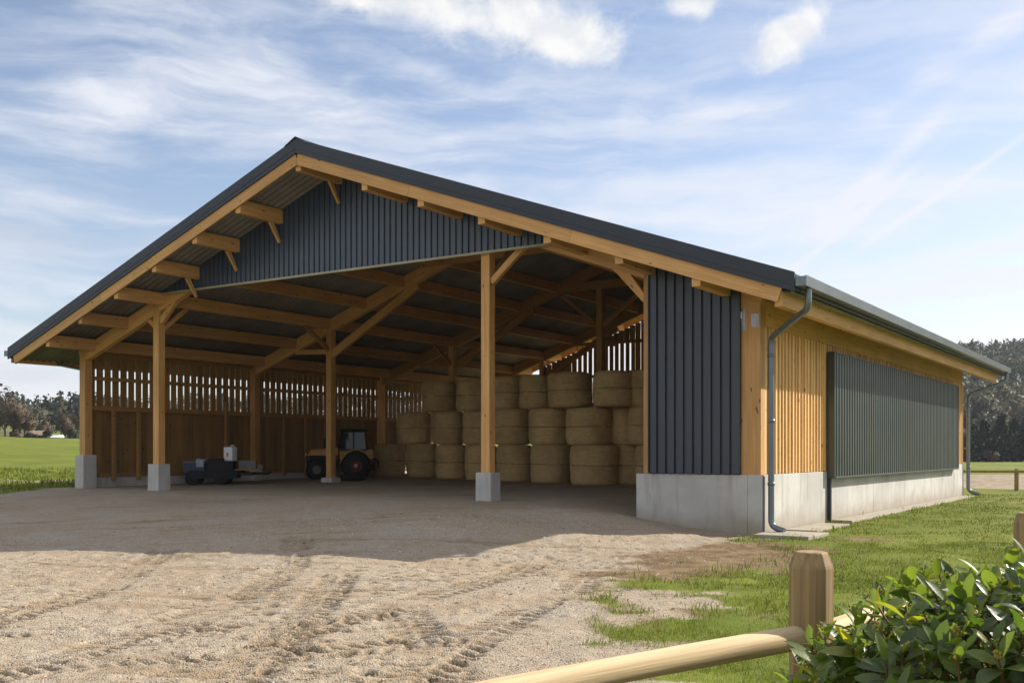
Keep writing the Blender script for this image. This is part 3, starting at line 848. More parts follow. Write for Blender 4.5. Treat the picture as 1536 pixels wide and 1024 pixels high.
# gutters
def gutter(t, sgn):
    mb = MB(); x0 = -t
    prof = [(0, 0.13), (0.0, 0.0), (0.15, -0.0), (0.165, 0.15), (0.15, 0.15), (0.138, 0.012), (0.012, 0.012), (0.012, 0.13)]
    z = ztop(-OV) - 0.20
    p = [(x0 + sgn * a, b + z) for a, b in prof]
    if sgn < 0: p = p[::-1]
    a = [(x, -VG - 0.02, zz) for x, zz in p]; b = [(x, DEP + VG + 0.02, zz) for x, zz in p]
    n = len(p); fs = [(i, (i + 1) % n, n + (i + 1) % n, n + i) for i in range(n)]
    mb.add(a + b, fs, 0.5)
    for yy in (-VG - 0.022, DEP + VG + 0.018):
        mb.box(min(x0, x0 + sgn * 0.165), max(x0, x0 + sgn * 0.165), yy, yy + 0.004, z, z + 0.14)
    for s in np.arange(-1, 19, 0.9): mb.box(min(x0 + sgn * .02, x0 + sgn * .16), max(x0 + sgn * .02, x0 + sgn * .16), s, s + 0.03, z + 0.135, z + 0.143)
    return mb.build('gutter', ZINC, barn, 0.0)
gutter(-OV - 0.012, 1); gutter(W + OV + 0.012, -1)
def bend(pts, r=0.14, k=5):
    pts = [Vector(p) for p in pts]; out = [pts[0]]
    for a, b, c in zip(pts[:-2], pts[1:-1], pts[2:]):
        u = (a - b).normalized(); v = (c - b).normalized()
        rr = min(r, (a - b).length * .45, (c - b).length * .45)
        for i in range(k + 1):
            q = i / k; p0 = b + u * rr; p2 = b + v * rr
            out.append(p0 * (1 - q) ** 2 + b * 2 * q * (1 - q) + p2 * q * q)
    return out + [pts[-1]]
GZ = ztop(-OV) - 0.2
def downpipe(pts, r, clips):
    mb = MB(); mb.tube(bend(pts), r, 14, tone=0.5)
    o = mb.build('downpipe', ZINCD, barn)
    for c in clips:
        cb = MB(); cb.lathe([(r + 0.002, -0.03), (r + 0.009, -0.028), (r + 0.009, 0.028), (r + 0.002, 0.03)], 14, Matrix.Translation(c)); cb.build('pipe_clip', ZINC, o)
    return o
downpipe([(1.09, -1.0, GZ), (1.09, -1.0, GZ - 0.30), (0.10, 0.16, GZ - 0.58), (0.10, 0.16, 0.14), (0.34, 0.12, 0.07)], 0.052, [(0.10, 0.16, 3.0), (0.10, 0.16, 0.85), (0.10, 0.16, 1.9)])
downpipe([(1.09, DEP + 1.0, GZ), (1.09, DEP + 1.0, GZ - 0.28), (0.12, DEP + 0.10, GZ - 0.72), (0.12, DEP + 0.10, 0.16), (0.45, DEP + 0.10, 0.06)], 0.058, [(0.12, DEP + 0.1, 2.8), (0.12, DEP + 0.1, 0.9)])
downpipe([(-W - 1.09, 0.0, GZ), (-W - 1.09, 0.0, GZ - 0.10), (-W - 0.10, 0.30, GZ - 0.30), (-W - 0.10, 0.30, 0.3)], 0.042, [(-W - 0.10, 0.30, 3.0)])
# thin cable conduit by the corner
mb = MB(); mb.tube([(0.018, 0.045, 0.02), (0.018, 0.045, 0.98)], 0.016, 8, tone=0.5); mb.build('conduit', ZINCD, barn)

# concrete slabs and strip along the side wall (each its own slab)
def slab(pts, z0, z1, label, group=None):
    mb = MB(); mb.hexa([(*p, z0) for p in pts], [(*p, z1) for p in pts])
    o = mb.build('paving_slab', CONC, None, 0.01); tag(o, label, 'paving slab', group); return o
def wl(t, s): q = world_of(t, s); return (q.x, q.y)
slab([wl(-0.05, -0.55), wl(-0.95, -0.55), wl(-0.98, 0.45), wl(-0.02, 0.45)][::1], -0.15, 0.055, 'pale concrete splash slab under the front downpipe outlet')
slab([wl(-0.03, 1.0), wl(-0.62, 1.0), wl(-0.62, 3.0), wl(-0.03, 3.0)], -0.15, 0.035, 'mossy concrete slab at the wall foot between the downpipe and the dark panel')
slab([wl(-0.03, 3.9), wl(-0.42, 3.9), wl(-0.40, 17.6), wl(-0.03, 17.6)], -0.15, 0.04, 'long narrow concrete strip along the foot of the side wall under the panel')

# ------------------------------------------------------------------ hay bales
def bale(px, row, ln, d, h, label, name='hay_bale', back=0.0):
    (t0, s0), (t1, s1) = ln
    u = (px - 768) / F
    # ray in plan: x = u*y ; points on the line A + q (B - A)
    A = world_of(t0, s0); B = world_of(t1, s1); D = B - A
    q = (u * A.y - A.x) / (D.x - u * D.y)
    p = A + D * q
    if back:
        n = Vector((p.x, p.y, 0)).normalized(); p = p + n * back
    fz = hgt(p.x, p.y)
    hs = (1.14, 1.08, 1.00)
    z0 = fz - 0.035 + sum(hs[:row]) - row * 0.012; h = hs[row]
    e = thing(name, label, 'hay bale', (p.x, p.y, z0), random.uniform(0, 6.28), 'round hay bales stacked in the barn')
    e.rotation_euler = (random.uniform(-0.022, .022), random.uniform(-0.022, .022), random.uniform(0, 6.28))
    e.scale = (random.uniform(.985, 1.02), random.uniform(.985, 1.02), random.uniform(.985, 1.02))
    mb = MB(); n = 56; r = d * 0.485; sd = random.randint(0, 9999)
    prof = [(0.0, 0.0), (0.55, 0.004), (0.86, 0.012), (0.945, 0.05), (0.985, 0.12), (1.0, 0.22), (1.005, 0.32), (1.0, 0.42), (0.985, 0.475), (0.975, 0.50), (0.988, 0.53), (1.005, 0.6), (1.008, 0.7), (1.0, 0.8), (0.985, 0.89), (0.95, 0.955), (0.86, 0.99), (0.55, 1.0), (0.25, 0.995), (0.0, 0.992)]
    vs, fs = [], []
    for i, (rr, zz) in enumerate(prof):
        for k in range(n):
            a = 2 * PI * k / n
            nz = float(vnoise(np.array(math.cos(a) * 2.2 + zz * 5 + sd), np.array(math.sin(a) * 2.2 + sd), 3)) - .5
            n2 = random.uniform(-0.010, 0.010)
            q2 = rr * r * (1 + 0.075 * nz + n2) if rr > 0 else 0.0
            vs.append((q2 * math.cos(a), q2 * math.sin(a), zz * h + (0.02 * nz + random.uniform(-.006, .006)) * (1 if i > 2 else 0)))
    for i in range(len(prof) - 1):
        for k in range(n):
            fs.append((i * n + k, i * n + (k + 1) % n, (i + 1) * n + (k + 1) % n, (i + 1) * n + k))
    mb.add(vs, fs, 0.5, True)
    # loose straws sticking out of the sides and rim
    for _ in range(260):
        a = random.uniform(0, 2 * PI); zz = random.uniform(0.03, 1.0); rr = r * (0.985 if zz < .95 else random.uniform(.4, .96))
        p0 = Vector((rr * math.cos(a), rr * math.sin(a), zz * h)); tdir = Vector((-math.sin(a) * random.choice((-1, 1)), math.cos(a) * random.choice((-1, 1)), random.uniform(-.7, .7)))
        dr = (tdir * 0.8 + Vector((math.cos(a), math.sin(a), 0)) * random.uniform(0.1, 0.7)).normalized() * random.uniform(0.04, 0.11)
        w = Vector((0, 0, 0.004))
        mb.add([p0 - w, p0 + w, p0 + dr], [(0, 1, 2)], 0.5)
    mb.build('hay', HAY, e)
    tw = MB()
    for zc, rr in ((0.5, 0.99), (0.488, 0.992)):
        pts = [(rr * r * math.cos(a) * (1 + 0.008 * math.sin(3 * a + sd)), rr * r * math.sin(a) * (1 + 0.008 * math.sin(3 * a + sd)), h * zc + 0.008 * math.sin(2 * a + sd)) for a in np.linspace(0, 2 * PI, 41)]
        tw.tube(pts, 0.008, 5, False, 0.5)
    tw.build('twine', TWINE, e)
    return e
LINE = ((17.2, 11.1), (8.2, 9.0))
r1 = [(584, 1.13), (633, 1.06), (677, 1.06), (722, 1.08), (771, 1.14), (826, 1.22), (892, 1.40)]
r2 = [(621, 1.18), (672, 1.10), (719, 1.10), (768, 1.16), (823, 1.20), (884, 1.34)]
r3 = [(658, 1.14), (709, 1.10), (757, 1.14), (803, 1.02), (855, 1.32), (921, 1.20)]
ordw = ['first', 'second', 'third', 'fourth', 'fifth', 'sixth', 'seventh']
for k, (px, d) in enumerate(r1):
    lab = ['leftmost floor-level round bale, next to the yellow tractor', 'second round bale from the left on the barn floor', 'third round bale from the left on the barn floor', 'floor-level round bale partly hidden behind the central timber post', 'floor-level round bale just right of the central timber post', 'sixth round bale from the left on the barn floor', 'largest floor-level round bale, at the right end of the front row'][k]
    bale(px, 0, LINE, d, 1.17, lab)
for k, (px, d) in enumerate(r2):
    lab = ['leftmost bale of the middle row, leaning over the floor bale near the tractor', 'second bale from the left in the middle row', 'middle-row bale partly hidden behind the central timber post', 'middle-row bale just right of the central timber post', 'fifth bale from the left in the middle row', 'wide bale at the right end of the middle row, above the largest floor bale'][k]
    bale(px, 1, LINE, d, 1.17, lab)
for k, (px, d) in enumerate(r3):
    lab = ['leftmost bale on the top row, in front of the slatted wall', 'top-row bale just left of the central timber post', 'top-row bale just right of the central timber post', 'narrowest top-row bale, with sky showing above it', 'broadest and highest-looking bale of the top row', 'rightmost clearly seen bale of the top row, under the bright back slats'][k]
    bale(px, 2, LINE, d, 1.17, lab)
for row, px, lab in ((0, 942, 'dim floor-level bale behind the right end of the front row'), (1, 937, 'dim middle-row bale behind the right end of the stack'), (2, 968, 'dim top-row bale half hidden by the dark corner cladding')):
    bale(px, row, LINE, 1.25, 1.17, lab, back=1.25 if row < 2 else 0.9)
bale(985, 0, LINE, 1.25, 1.17, 'dim floor-level bale mostly hidden behind the dark corner cladding', back=1.0)
bale(975, 1, LINE, 1.25, 1.17, 'dim middle-row bale mostly hidden behind the dark corner cladding', back=0.9)

def straw():
    n = 5200
    q = RNG.random(n); A = world_of(*LINE[0]); B = world_of(*LINE[1])
    off_ = -0.45 - RNG.random(n) ** 2.2 * 2.4
    nv = Vector((-(B - A).y, (B - A).x, 0)).normalized()
    if nv.y < 0: nv = -nv
    x = A.x + (B.x - A.x) * (q * 1.15 - 0.05) + nv.x * off_; y = A.y + (B.y - A.y) * (q * 1.15 - 0.05) + nv.y * off_
    z = height(x, y) + 0.008 + RNG.random(n) * 0.012
    a = RNG.uniform(0, 2 * PI, n); L = RNG.uniform(0.05, 0.16, n); w_ = 0.006
    dx, dy = np.cos(a) * L, np.sin(a) * L; px_, py_ = -np.sin(a) * w_, np.cos(a) * w_
    V = np.stack([np.stack([x - px_, y - py_, z], -1), np.stack([x + px_, y + py_, z], -1), np.stack([x + dx + px_, y + dy + py_, z + .008], -1), np.stack([x + dx - px_, y + dy - py_, z + .008], -1)], 1).reshape(-1, 3)
    o = np_mesh('loose_straw', V, np.arange(len(V), dtype=np.int32), 4, HAY, {'tone': ('FACE', RNG.random(n))})
    tag(o, 'loose straw littering the floor in front of the stacked bales', 'straw', kind='stuff')
straw()

# ------------------------------------------------------------------ machines
def wheel(parent, x, y, r, w, rim_mat, side):
    o = MB()
    M = Matrix.Translation((x, y, r)) @ Matrix.Rotation(PI / 2, 4, 'X')
    o.lathe([(r * 0.44, -w / 2), (r * 0.92, -w / 2), (r, -w * 0.36), (r, w * 0.36), (r * 0.92, w / 2), (r * 0.44, w / 2)], 28, M, cap=False)
    for k in range(20):
        a = 2 * PI * k / 20
        for sg in (-1, 1):
            R = M @ Matrix.Rotation(a + sg * 0.07, 4, 'Z') @ Matrix.Translation((r * 1.005, 0, sg * w * 0.23)) @ Matrix.Rotation(sg * 0.6, 4, 'X')
            b = [R @ Vector(p) for p in ((-.02, -.018, -w * .25), (.03, -.018, -w * .25), (.03, .018, -w * .25), (-.02, .018, -w * .25))]
            t = [R @ Vector(p) for p in ((-.02, -.018, w * .25), (.03, -.018, w * .25), (.03, .018, w * .25), (-.02, .018, w * .25))]
            o.hexa(b, t)
    wl_ = o.build('wheel', RUBBER, parent)
    rm = MB()
    rm.lathe([(0.02, -w * 0.36), (r * 0.20, -w * .36), (r * .28, -w * .2), (r * .38, -w * .22), (r * .455, -w * .51), (r * .455, w * .51), (r * .38, w * .22), (r * .28, w * .2), (r * .20, w * .36), (0.02, w * .36)], 24, M)
    rm.build('rim', rim_mat, wl_)
    return wl_

def tractor(x, y, rz):
    z = hgt(x, y)
    e = thing('tractor', 'small yellow and black farm tractor with dark cab parked by the slatted wall', 'tractor', (x, y, z), rz)
    for sy in (-1, 1):
        wheel(e, -0.38, sy * 0.50, 0.43, 0.26, REDP, sy)
        hb_ = MB(); hb_.lathe([(0.01, 0), (0.075, 0), (0.06, 0.05), (0.01, 0.06)], 14, Matrix.Translation((-0.38, sy * 0.57, 0.43)) @ Matrix.Rotation(-sy * PI / 2, 4, 'X')); hb_.build('hub', CREAM, e)
        wheel(e, 0.86, sy * 0.46, 0.31, 0.20, GREYP, sy)
    b = MB(); b.box(-0.75, 1.15, -0.2, 0.2, 0.36, 0.62); b.box(0.55, 1.10, -0.17, 0.17, 0.62, 0.74); b.box(0.80, 0.92, -0.42, 0.42, 0.26, 0.36)
    b.box(-0.46, -0.30, -0.42, 0.42, 0.36, 0.50); b.build('chassis', BLACKP, e, 0.02)
    b = MB(); b.hexa([(0.18, -.27, .74), (1.18, -.23, .74), (1.18, .23, .74), (0.18, .27, .74)], [(0.18, -.25, 1.02), (1.08, -.19, .955), (1.08, .19, .955), (0.18, .25, 1.02)])
    b.build('bonnet', YELLOW, e, 0.035)
    b = MB(); b.box(1.145, 1.20, -0.18, 0.18, 0.52, 0.86); b.build('grille', BLACKP, e, 0.015)
    for sy in (-1, 1):
        b = MB(); b.lathe([(0.01, 0), (0.05, 0.0), (0.05, 0.03), (0.01, 0.035)], 14, Matrix.Translation((1.185, sy * 0.13, 0.80)) @ Matrix.Rotation(PI / 2, 4, 'Y')); b.build('headlight', WHITEP, e)
        # curved mudguard
        b = MB(); n = 12; y0, y1 = (0.36, 0.66) if sy > 0 else (-0.66, -0.36)
        inn, outr = [], []
        for k in range(n + 1):
            a = math.radians(8 + 150 * k / n); r = 0.49
            inn.append((-0.38 + r * math.cos(a), 0.43 + r * math.sin(a) * 1.02)); outr.append((-0.38 + (r + .03) * math.cos(a), 0.43 + (r + .03) * math.sin(a) * 1.02))
        for k in range(n):
            qd = [inn[k], inn[k + 1], outr[k + 1], outr[k]]
            b.hexa([(p[0], y0, p[1]) for p in qd], [(p[0], y1, p[1]) for p in qd])
        b.build('mudguard', YELLOW, e)
        b = MB(); b.hexa([(0.12, sy * .30, .62), (-.95, sy * .30, .66), (-.95, sy * .36, .66), (.12, sy * .36, .62)], [(0.16, sy * .30, .98), (-.90, sy * .30, .95), (-.90, sy * .36, .95), (.16, sy * .36, .98)]); b.build('side_panel', YELLOW, e, 0.01)
    c = MB()
    for px_, py_, qx in ((0.16, 0.36, 0.05), (-0.30, 0.40, -0.30), (-0.72, 0.36, -0.66)):
        for sy in (-1, 1):
            c.tube([(px_, sy * py_, 0.93), (qx, sy * (py_ - .03), 1.54)], 0.028, 8)
    c.box(-0.72, 0.16, -0.38, 0.38, 0.90, 0.95); c.box(-.66, .05, -.34, .34, 1.50, 1.535)
    cab = c.build('cab', BLACKP, e)
    r = MB(); r.hexa([(-.78, -.42, 1.537), (.17, -.42, 1.537), (.17, .42, 1.537), (-.78, .42, 1.537)], [(-.72, -.38, 1.61), (.10, -.38, 1.61), (.10, .38, 1.61), (-.72, .38, 1.61)]); r.build('cab_roof', BLACKP, cab, 0.02)
    g = MB()
    for sy in (-1, 1):
        g.hexa([(0.14, sy * .372, .96), (-.28, sy * .40, .96), (-.28, sy * .408, .96), (.14, sy * .38, .96)], [(.04, sy * .345, 1.50), (-.28, sy * .372, 1.50), (-.28, sy * .38, 1.50), (.04, sy * .353, 1.50)])
        g.hexa([(-.32, sy * .40, .96), (-.70, sy * .36, .96), (-.70, sy * .368, .96), (-.32, sy * .408, .96)], [(-.32, sy * .372, 1.50), (-.65, sy * .34, 1.50), (-.65, sy * .348, 1.50), (-.32, sy * .38, 1.50)])
    g.hexa([(.155, -.33, .96), (.165, -.33, .96), (.165, .33, .96), (.155, .33, .96)], [(.05, -.32, 1.5), (.058, -.32, 1.5), (.058, .32, 1.5), (.05, .32, 1.5)])
    g.build('cab_window', GLASS, cab)
    s = MB(); s.box(-.55, -.2, -.2, .2, .95, 1.06); s.box(-.60, -.5, -.2, .2, 1.06, 1.36); s.build('seat', BLACKP, cab, .03)
    s = MB(); s.lathe([(0.13, 0), (.15, 0), (.15, .02), (.13, .02)], 20, Matrix.Translation((-.02, 0, 1.2)) @ Matrix.Rotation(-.5, 4, 'Y')); s.tube([(0.12, 0, .98), (-.02, 0, 1.2)], .018, 8); s.build('steering_wheel', BLACKP, cab)
    x_ = MB(); x_.tube([(0.62, -.16, .95), (0.62, -.16, 1.30)], .022, 10); x_.build('exhaust', BLACKP, e)
    k = MB(); k.box(-1.10, -.74, -.28, -.22, .40, .46); k.box(-1.10, -.74, .22, .28, .40, .46); k.box(-1.12, -1.06, -.34, .34, .36, .60); k.tube([(-.74, 0, .78), (-1.08, 0, .60)], .025, 8); k.build('linkage', BLACKP, e)
    return e
pt = world_of(17.0, 8.3); tractor(pt.x + 0.05, pt.y, PI + 0.16)
# black tyre lying flat in front of the tractor
q = world_of(15.9, 7.2); 
tb = MB(); tb.lathe([(0.24, 0.02), (0.32, 0.0), (0.40, 0.03), (0.43, 0.10), (0.40, 0.17), (0.32, 0.20), (0.24, 0.18), (0.22, 0.10), (0.24, 0.02)], 30, cap=False)
to = tb.build('tyre', RUBBER, None); to.location = ((528 - 768) / F * 32.0, 32.0, hgt((528 - 768) / F * 32.0, 32.0)); tag(to, 'low round black tyre lying flat on the floor in front of the tractor', 'tyre')

def trailer(x, y, rz):
    z = hgt(x, y)
    e = thing('farm_trailer', 'low dark blue and black four-wheeled trailer with a blue end box by the boarded wall', 'trailer', (x, y, z), rz)
    for sx in (-0.80, 0.0):
        for sy in (-1, 1): wheel(e, sx, sy * 0.36, 0.17, 0.14, BLACKP, sy)
    b = MB(); b.box(-1.0, 0.85, -0.36, 0.36, 0.26, 0.34); b.box(-.98, .55, -.38, .38, .34, .40); b.box(-.45, .3, -.40, .40, .40, .66); b.build('bed', BLACKP, e, 0.012)
    b = MB(); b.box(-0.90, 0.42, -0.435, -0.415, 0.17, 0.40); b.box(-0.90, 0.42, 0.415, 0.435, 0.17, 0.40); b.box(-.40, .02, -.30, .30, .66, .74); b.build('side_skirt', BLACKP, e, 0.006)
    b = MB(); b.box(-1.05, -0.47, -0.42, 0.42, 0.345, 0.60); b.build('end_box', BLUEP, e, 0.015)
    b = MB(); b.box(-1.06, -0.46, -0.43, 0.43, 0.602, 0.66); b.build('box_lid', GREYP, e, 0.01)
    b = MB(); b.box(-1.062, -0.98, -0.41, -0.20, 0.52, 0.585); b.build('rear_light', REDP, e, 0.006)
    b = MB()
    for k in range(4): b.box(0.35 + k * 0.17, 0.51 + k * 0.17, -0.42, 0.42, 0.405, 0.43)
    b.build('plank_deck', YELLOW, e, 0.004)
    b = MB(); b.tube([(0.85, 0, .30), (1.25, 0, .30), (1.32, 0, .36)], .03, 10); b.build('drawbar', BLACKP, e)
    return e
tx, ty = (336 - 768) / F * 29.6, 29.6
TR = 0.14
tr = trailer(tx, ty, TR)
tz = hgt(tx, ty)
def on_trailer(lx, ly, lz): return (tx + lx * math.cos(TR) - ly * math.sin(TR), ty + lx * math.sin(TR) + ly * math.cos(TR), tz + lz)
tp = MB()
for kx in range(5):
    zz = 0.662 + 0.012 * math.sin(kx * 2.1)
    tp.hexa([(-.72 + kx * .05, -.40, zz), (-.67 + kx * .05, -.40, zz), (-.67 + kx * .05, -.05, zz), (-.72 + kx * .05, -.05, zz)], [(-.72 + kx * .05, -.38, zz + .05 + .015 * math.sin(kx)), (-.67 + kx * .05, -.38, zz + .05 + .015 * math.sin(kx + 1)), (-.67 + kx * .05, -.07, zz + .06), (-.72 + kx * .05, -.07, zz + .055)])
tp.box(-.70, -.50, -.455, -.437, .50, .668)
to2 = tp.build('folded_tarpaulin', simple_mat('pale_blue_sheet', (0.30, 0.36, 0.44), 0.7, 0, .2, 6), None, 0.008)
to2.location = on_trailer(0, 0, 0); to2.rotation_euler = (0, 0, TR); tag(to2, 'pale blue folded sheet lying over the blue end box of the trailer', 'tarpaulin')
cn = thing('canister', 'white upright canister with a small orange sticker standing on the low trailer', 'canister', on_trailer(0.18, -.05, 0.66), TR - 0.5)
b = MB(); b.box(-.15, .15, -.12, .12, 0, .40); b.build('body', WHITEP, cn, 0.025)
b = MB(); b.tube([(-.08, 0, .40), (-.08, 0, .45)], .035, 12); b.build('cap', GREYP, cn)
b = MB(); b.box(-.05, .03, -.1235, -.1215, .13, .24); b.build('sticker', ORANGE, cn)
b = MB(); b.tube([(.02, 0, .40), (.02, 0, .445), (.11, 0, .445), (.11, 0, .40)], .014, 8); b.build('handle', WHITEP, cn)
gcx = thing('crate', 'grey open crate on the right end of the low trailer', 'crate', on_trailer(0.66, 0.08, 0.432), TR)
b = MB(); b.box(-.24, .24, -.18, .18, 0, .02); b.box(-.24, .24, -.18, -.165, .02, .24); b.box(-.24, .24, .165, .18, .02, .24); b.box(-.24, -.225, -.165, .165, .02, .24); b.box(.225, .24, -.165, .165, .02, .24); b.build('crate_shell', GREYP, gcx, 0.004)

# ------------------------------------------------------------------ foreground fence
def fence_post(mb, x, y, z0, z1, r, n=8, rot=0.39):
    ring = lambda rr, z: [(x + rr * math.cos(rot + 2 * PI * k / n), y + rr * math.sin(rot + 2 * PI * k / n), z) for k in range(n)]
    rows = [ring(r * 1.01, z0), ring(r, z1 - 0.055), ring(r * 0.97, z1 - 0.045), ring(r * 0.74, z1)]
    vs = [p for rw in rows for p in rw]
    fs = [(i * n + k, i * n + (k + 1) % n, (i + 1) * n + (k + 1) % n, (i + 1) * n + k) for i in range(3) for k in range(n)]
    fs.append(tuple(range(3 * n, 4 * n)))
    mb.add(vs, fs, 0.4)
fence = thing('wooden_fence', 'round-rail pine fence with chamfered posts in the right foreground', 'fence', (0, 0, 0))
P1 = (1.015, 3.52); P2 = (2.86, 5.75)
for (x, y) in (P1, P2, (4.9, 8.2)):
    if x > 4: continue
    mb = MB(); fence_post(mb, 0, 0, -0.3, 1.052, 0.074)
    mb.build('post', POSTW, fence, 0.006, Matrix.Translation((x, y, 0)))
def rail(p0, p1, r):
    p0, p1 = Vector(p0), Vector(p1); d = p1 - p0; L = d.length
    mb = MB(); n = 18; N = 26
    rows = []
    vs, fs = [], []
    for i in range(N + 1):
        q = i / N
        rr = r * (1 + 0.035 * math.sin(q * 9 + p0.x) + random.uniform(-.008, .008))
        oy = 0.006 * math.sin(q * 5 + 1); oz = 0.006 * math.sin(q * 4)
        for k in range(n):
            a = 2 * PI * k / n
            bump = 1 + 0.02 * math.sin(3 * a + q * 6)
            vs.append((q * L, oy + rr * bump * math.cos(a), oz + rr * bump * math.sin(a)))
    for i in range(N):
        for k in range(n): fs.append((i * n + k, i * n + (k + 1) % n, (i + 1) * n + (k + 1) % n, (i + 1) * n + k))
    mb.add(vs, [tuple(reversed(f)) for f in fs], 0.5, True)
    mb.add(vs[:n], [tuple(range(n))], 0.1); mb.add(vs[-n:], [tuple(reversed(range(n)))], 0.1)
    d.normalize(); y = Vector((0, 0, 1)).cross(d).normalized(); z = d.cross(y)
    M = Matrix(((d.x, y.x, z.x, p0.x), (d.y, y.y, z.y, p0.y), (d.z, y.z, z.z, p0.z), (0, 0, 0, 1)))
    return mb.build('rail', FENCEW, fence, 0, M)
rail((0.965, 3.50, 0.765), (-0.62, 2.20, 0.757), 0.040)
rail((1.07, 3.585, 0.755), (2.82, 5.70, 0.75), 0.042)
# far rail fence at the field edge
ff = thing('rail_fence', 'distant low dark rail fence at the edge of the ploughed strip', 'fence', (0, 0, 0))
fx = [(14.5, 37.2), (18.0, 37.0), (21.5, 36.8)]
for x, y in fx:
    mb = MB(); fence_post(mb, x, y, -0.3, 0.78, 0.075); mb.build('post', POSTW, ff)
for a, b in zip(fx[:-1], fx[1:]):
    beam('rail', (a[0], a[1] - 0.08, 0.68), (b[0], b[1] - 0.08, 0.68), 0.06, 0.09, POSTW, ff)

# ------------------------------------------------------------------ shrub in the right foreground
def leaf_mat():
    m, k, b = new_mat('glossy_leaves')
    t = k.attr('tone'); v = k.n('ShaderNodeTexCoord').outputs['Object']
    col = k.mix(k.sm(t, 0.0, 0.6), (0.042, 0.075, 0.016), (0.125, 0.165, 0.032))
    col = k.mix(k.sm(t, 0.66, 0.95), col, (0.27, 0.26, 0.03))
    col = k.mix(k.sm(k.noise(v, 14, 3), 0.5, 0.75, 0, 0.35), col, (0.11, 0.14, 0.04))
    k.link(col, b.inputs['Base Color']); b.inputs['Roughness'].default_value = 0.38
    b.inputs['Specular IOR Level'].default_value = 0.5
    tc = k.mix(1.0, col, (2.2, 2.3, 0.9), 'MULTIPLY')
    tr = k.n('ShaderNodeBsdfTranslucent'); k.link(tc, tr.inputs[0])
    mx = k.n('ShaderNodeMixShader'); mx.inputs[0].default_value = 0.40
    k.link(b.outputs[0], mx.inputs[1]); k.link(tr.outputs[0], mx.inputs[2])
    out = [n for n in m.node_tree.nodes if n.type == 'OUTPUT_MATERIAL'][0]; k.link(mx.outputs[0], out.inputs[0])
    k.link(k.bump(k.noise(v, 120, 3), 0.15, 0.003), b.inputs['Normal'])
    return m
LEAF = leaf_mat()
BUD = simple_mat('flower_buds', (0.28, 0.20, 0.03), 0.6, 0, 0.3, 60)
STEM = simple_mat('reddish_stems', (0.15, 0.07, 0.03), 0.6, 0, 0.3, 20)

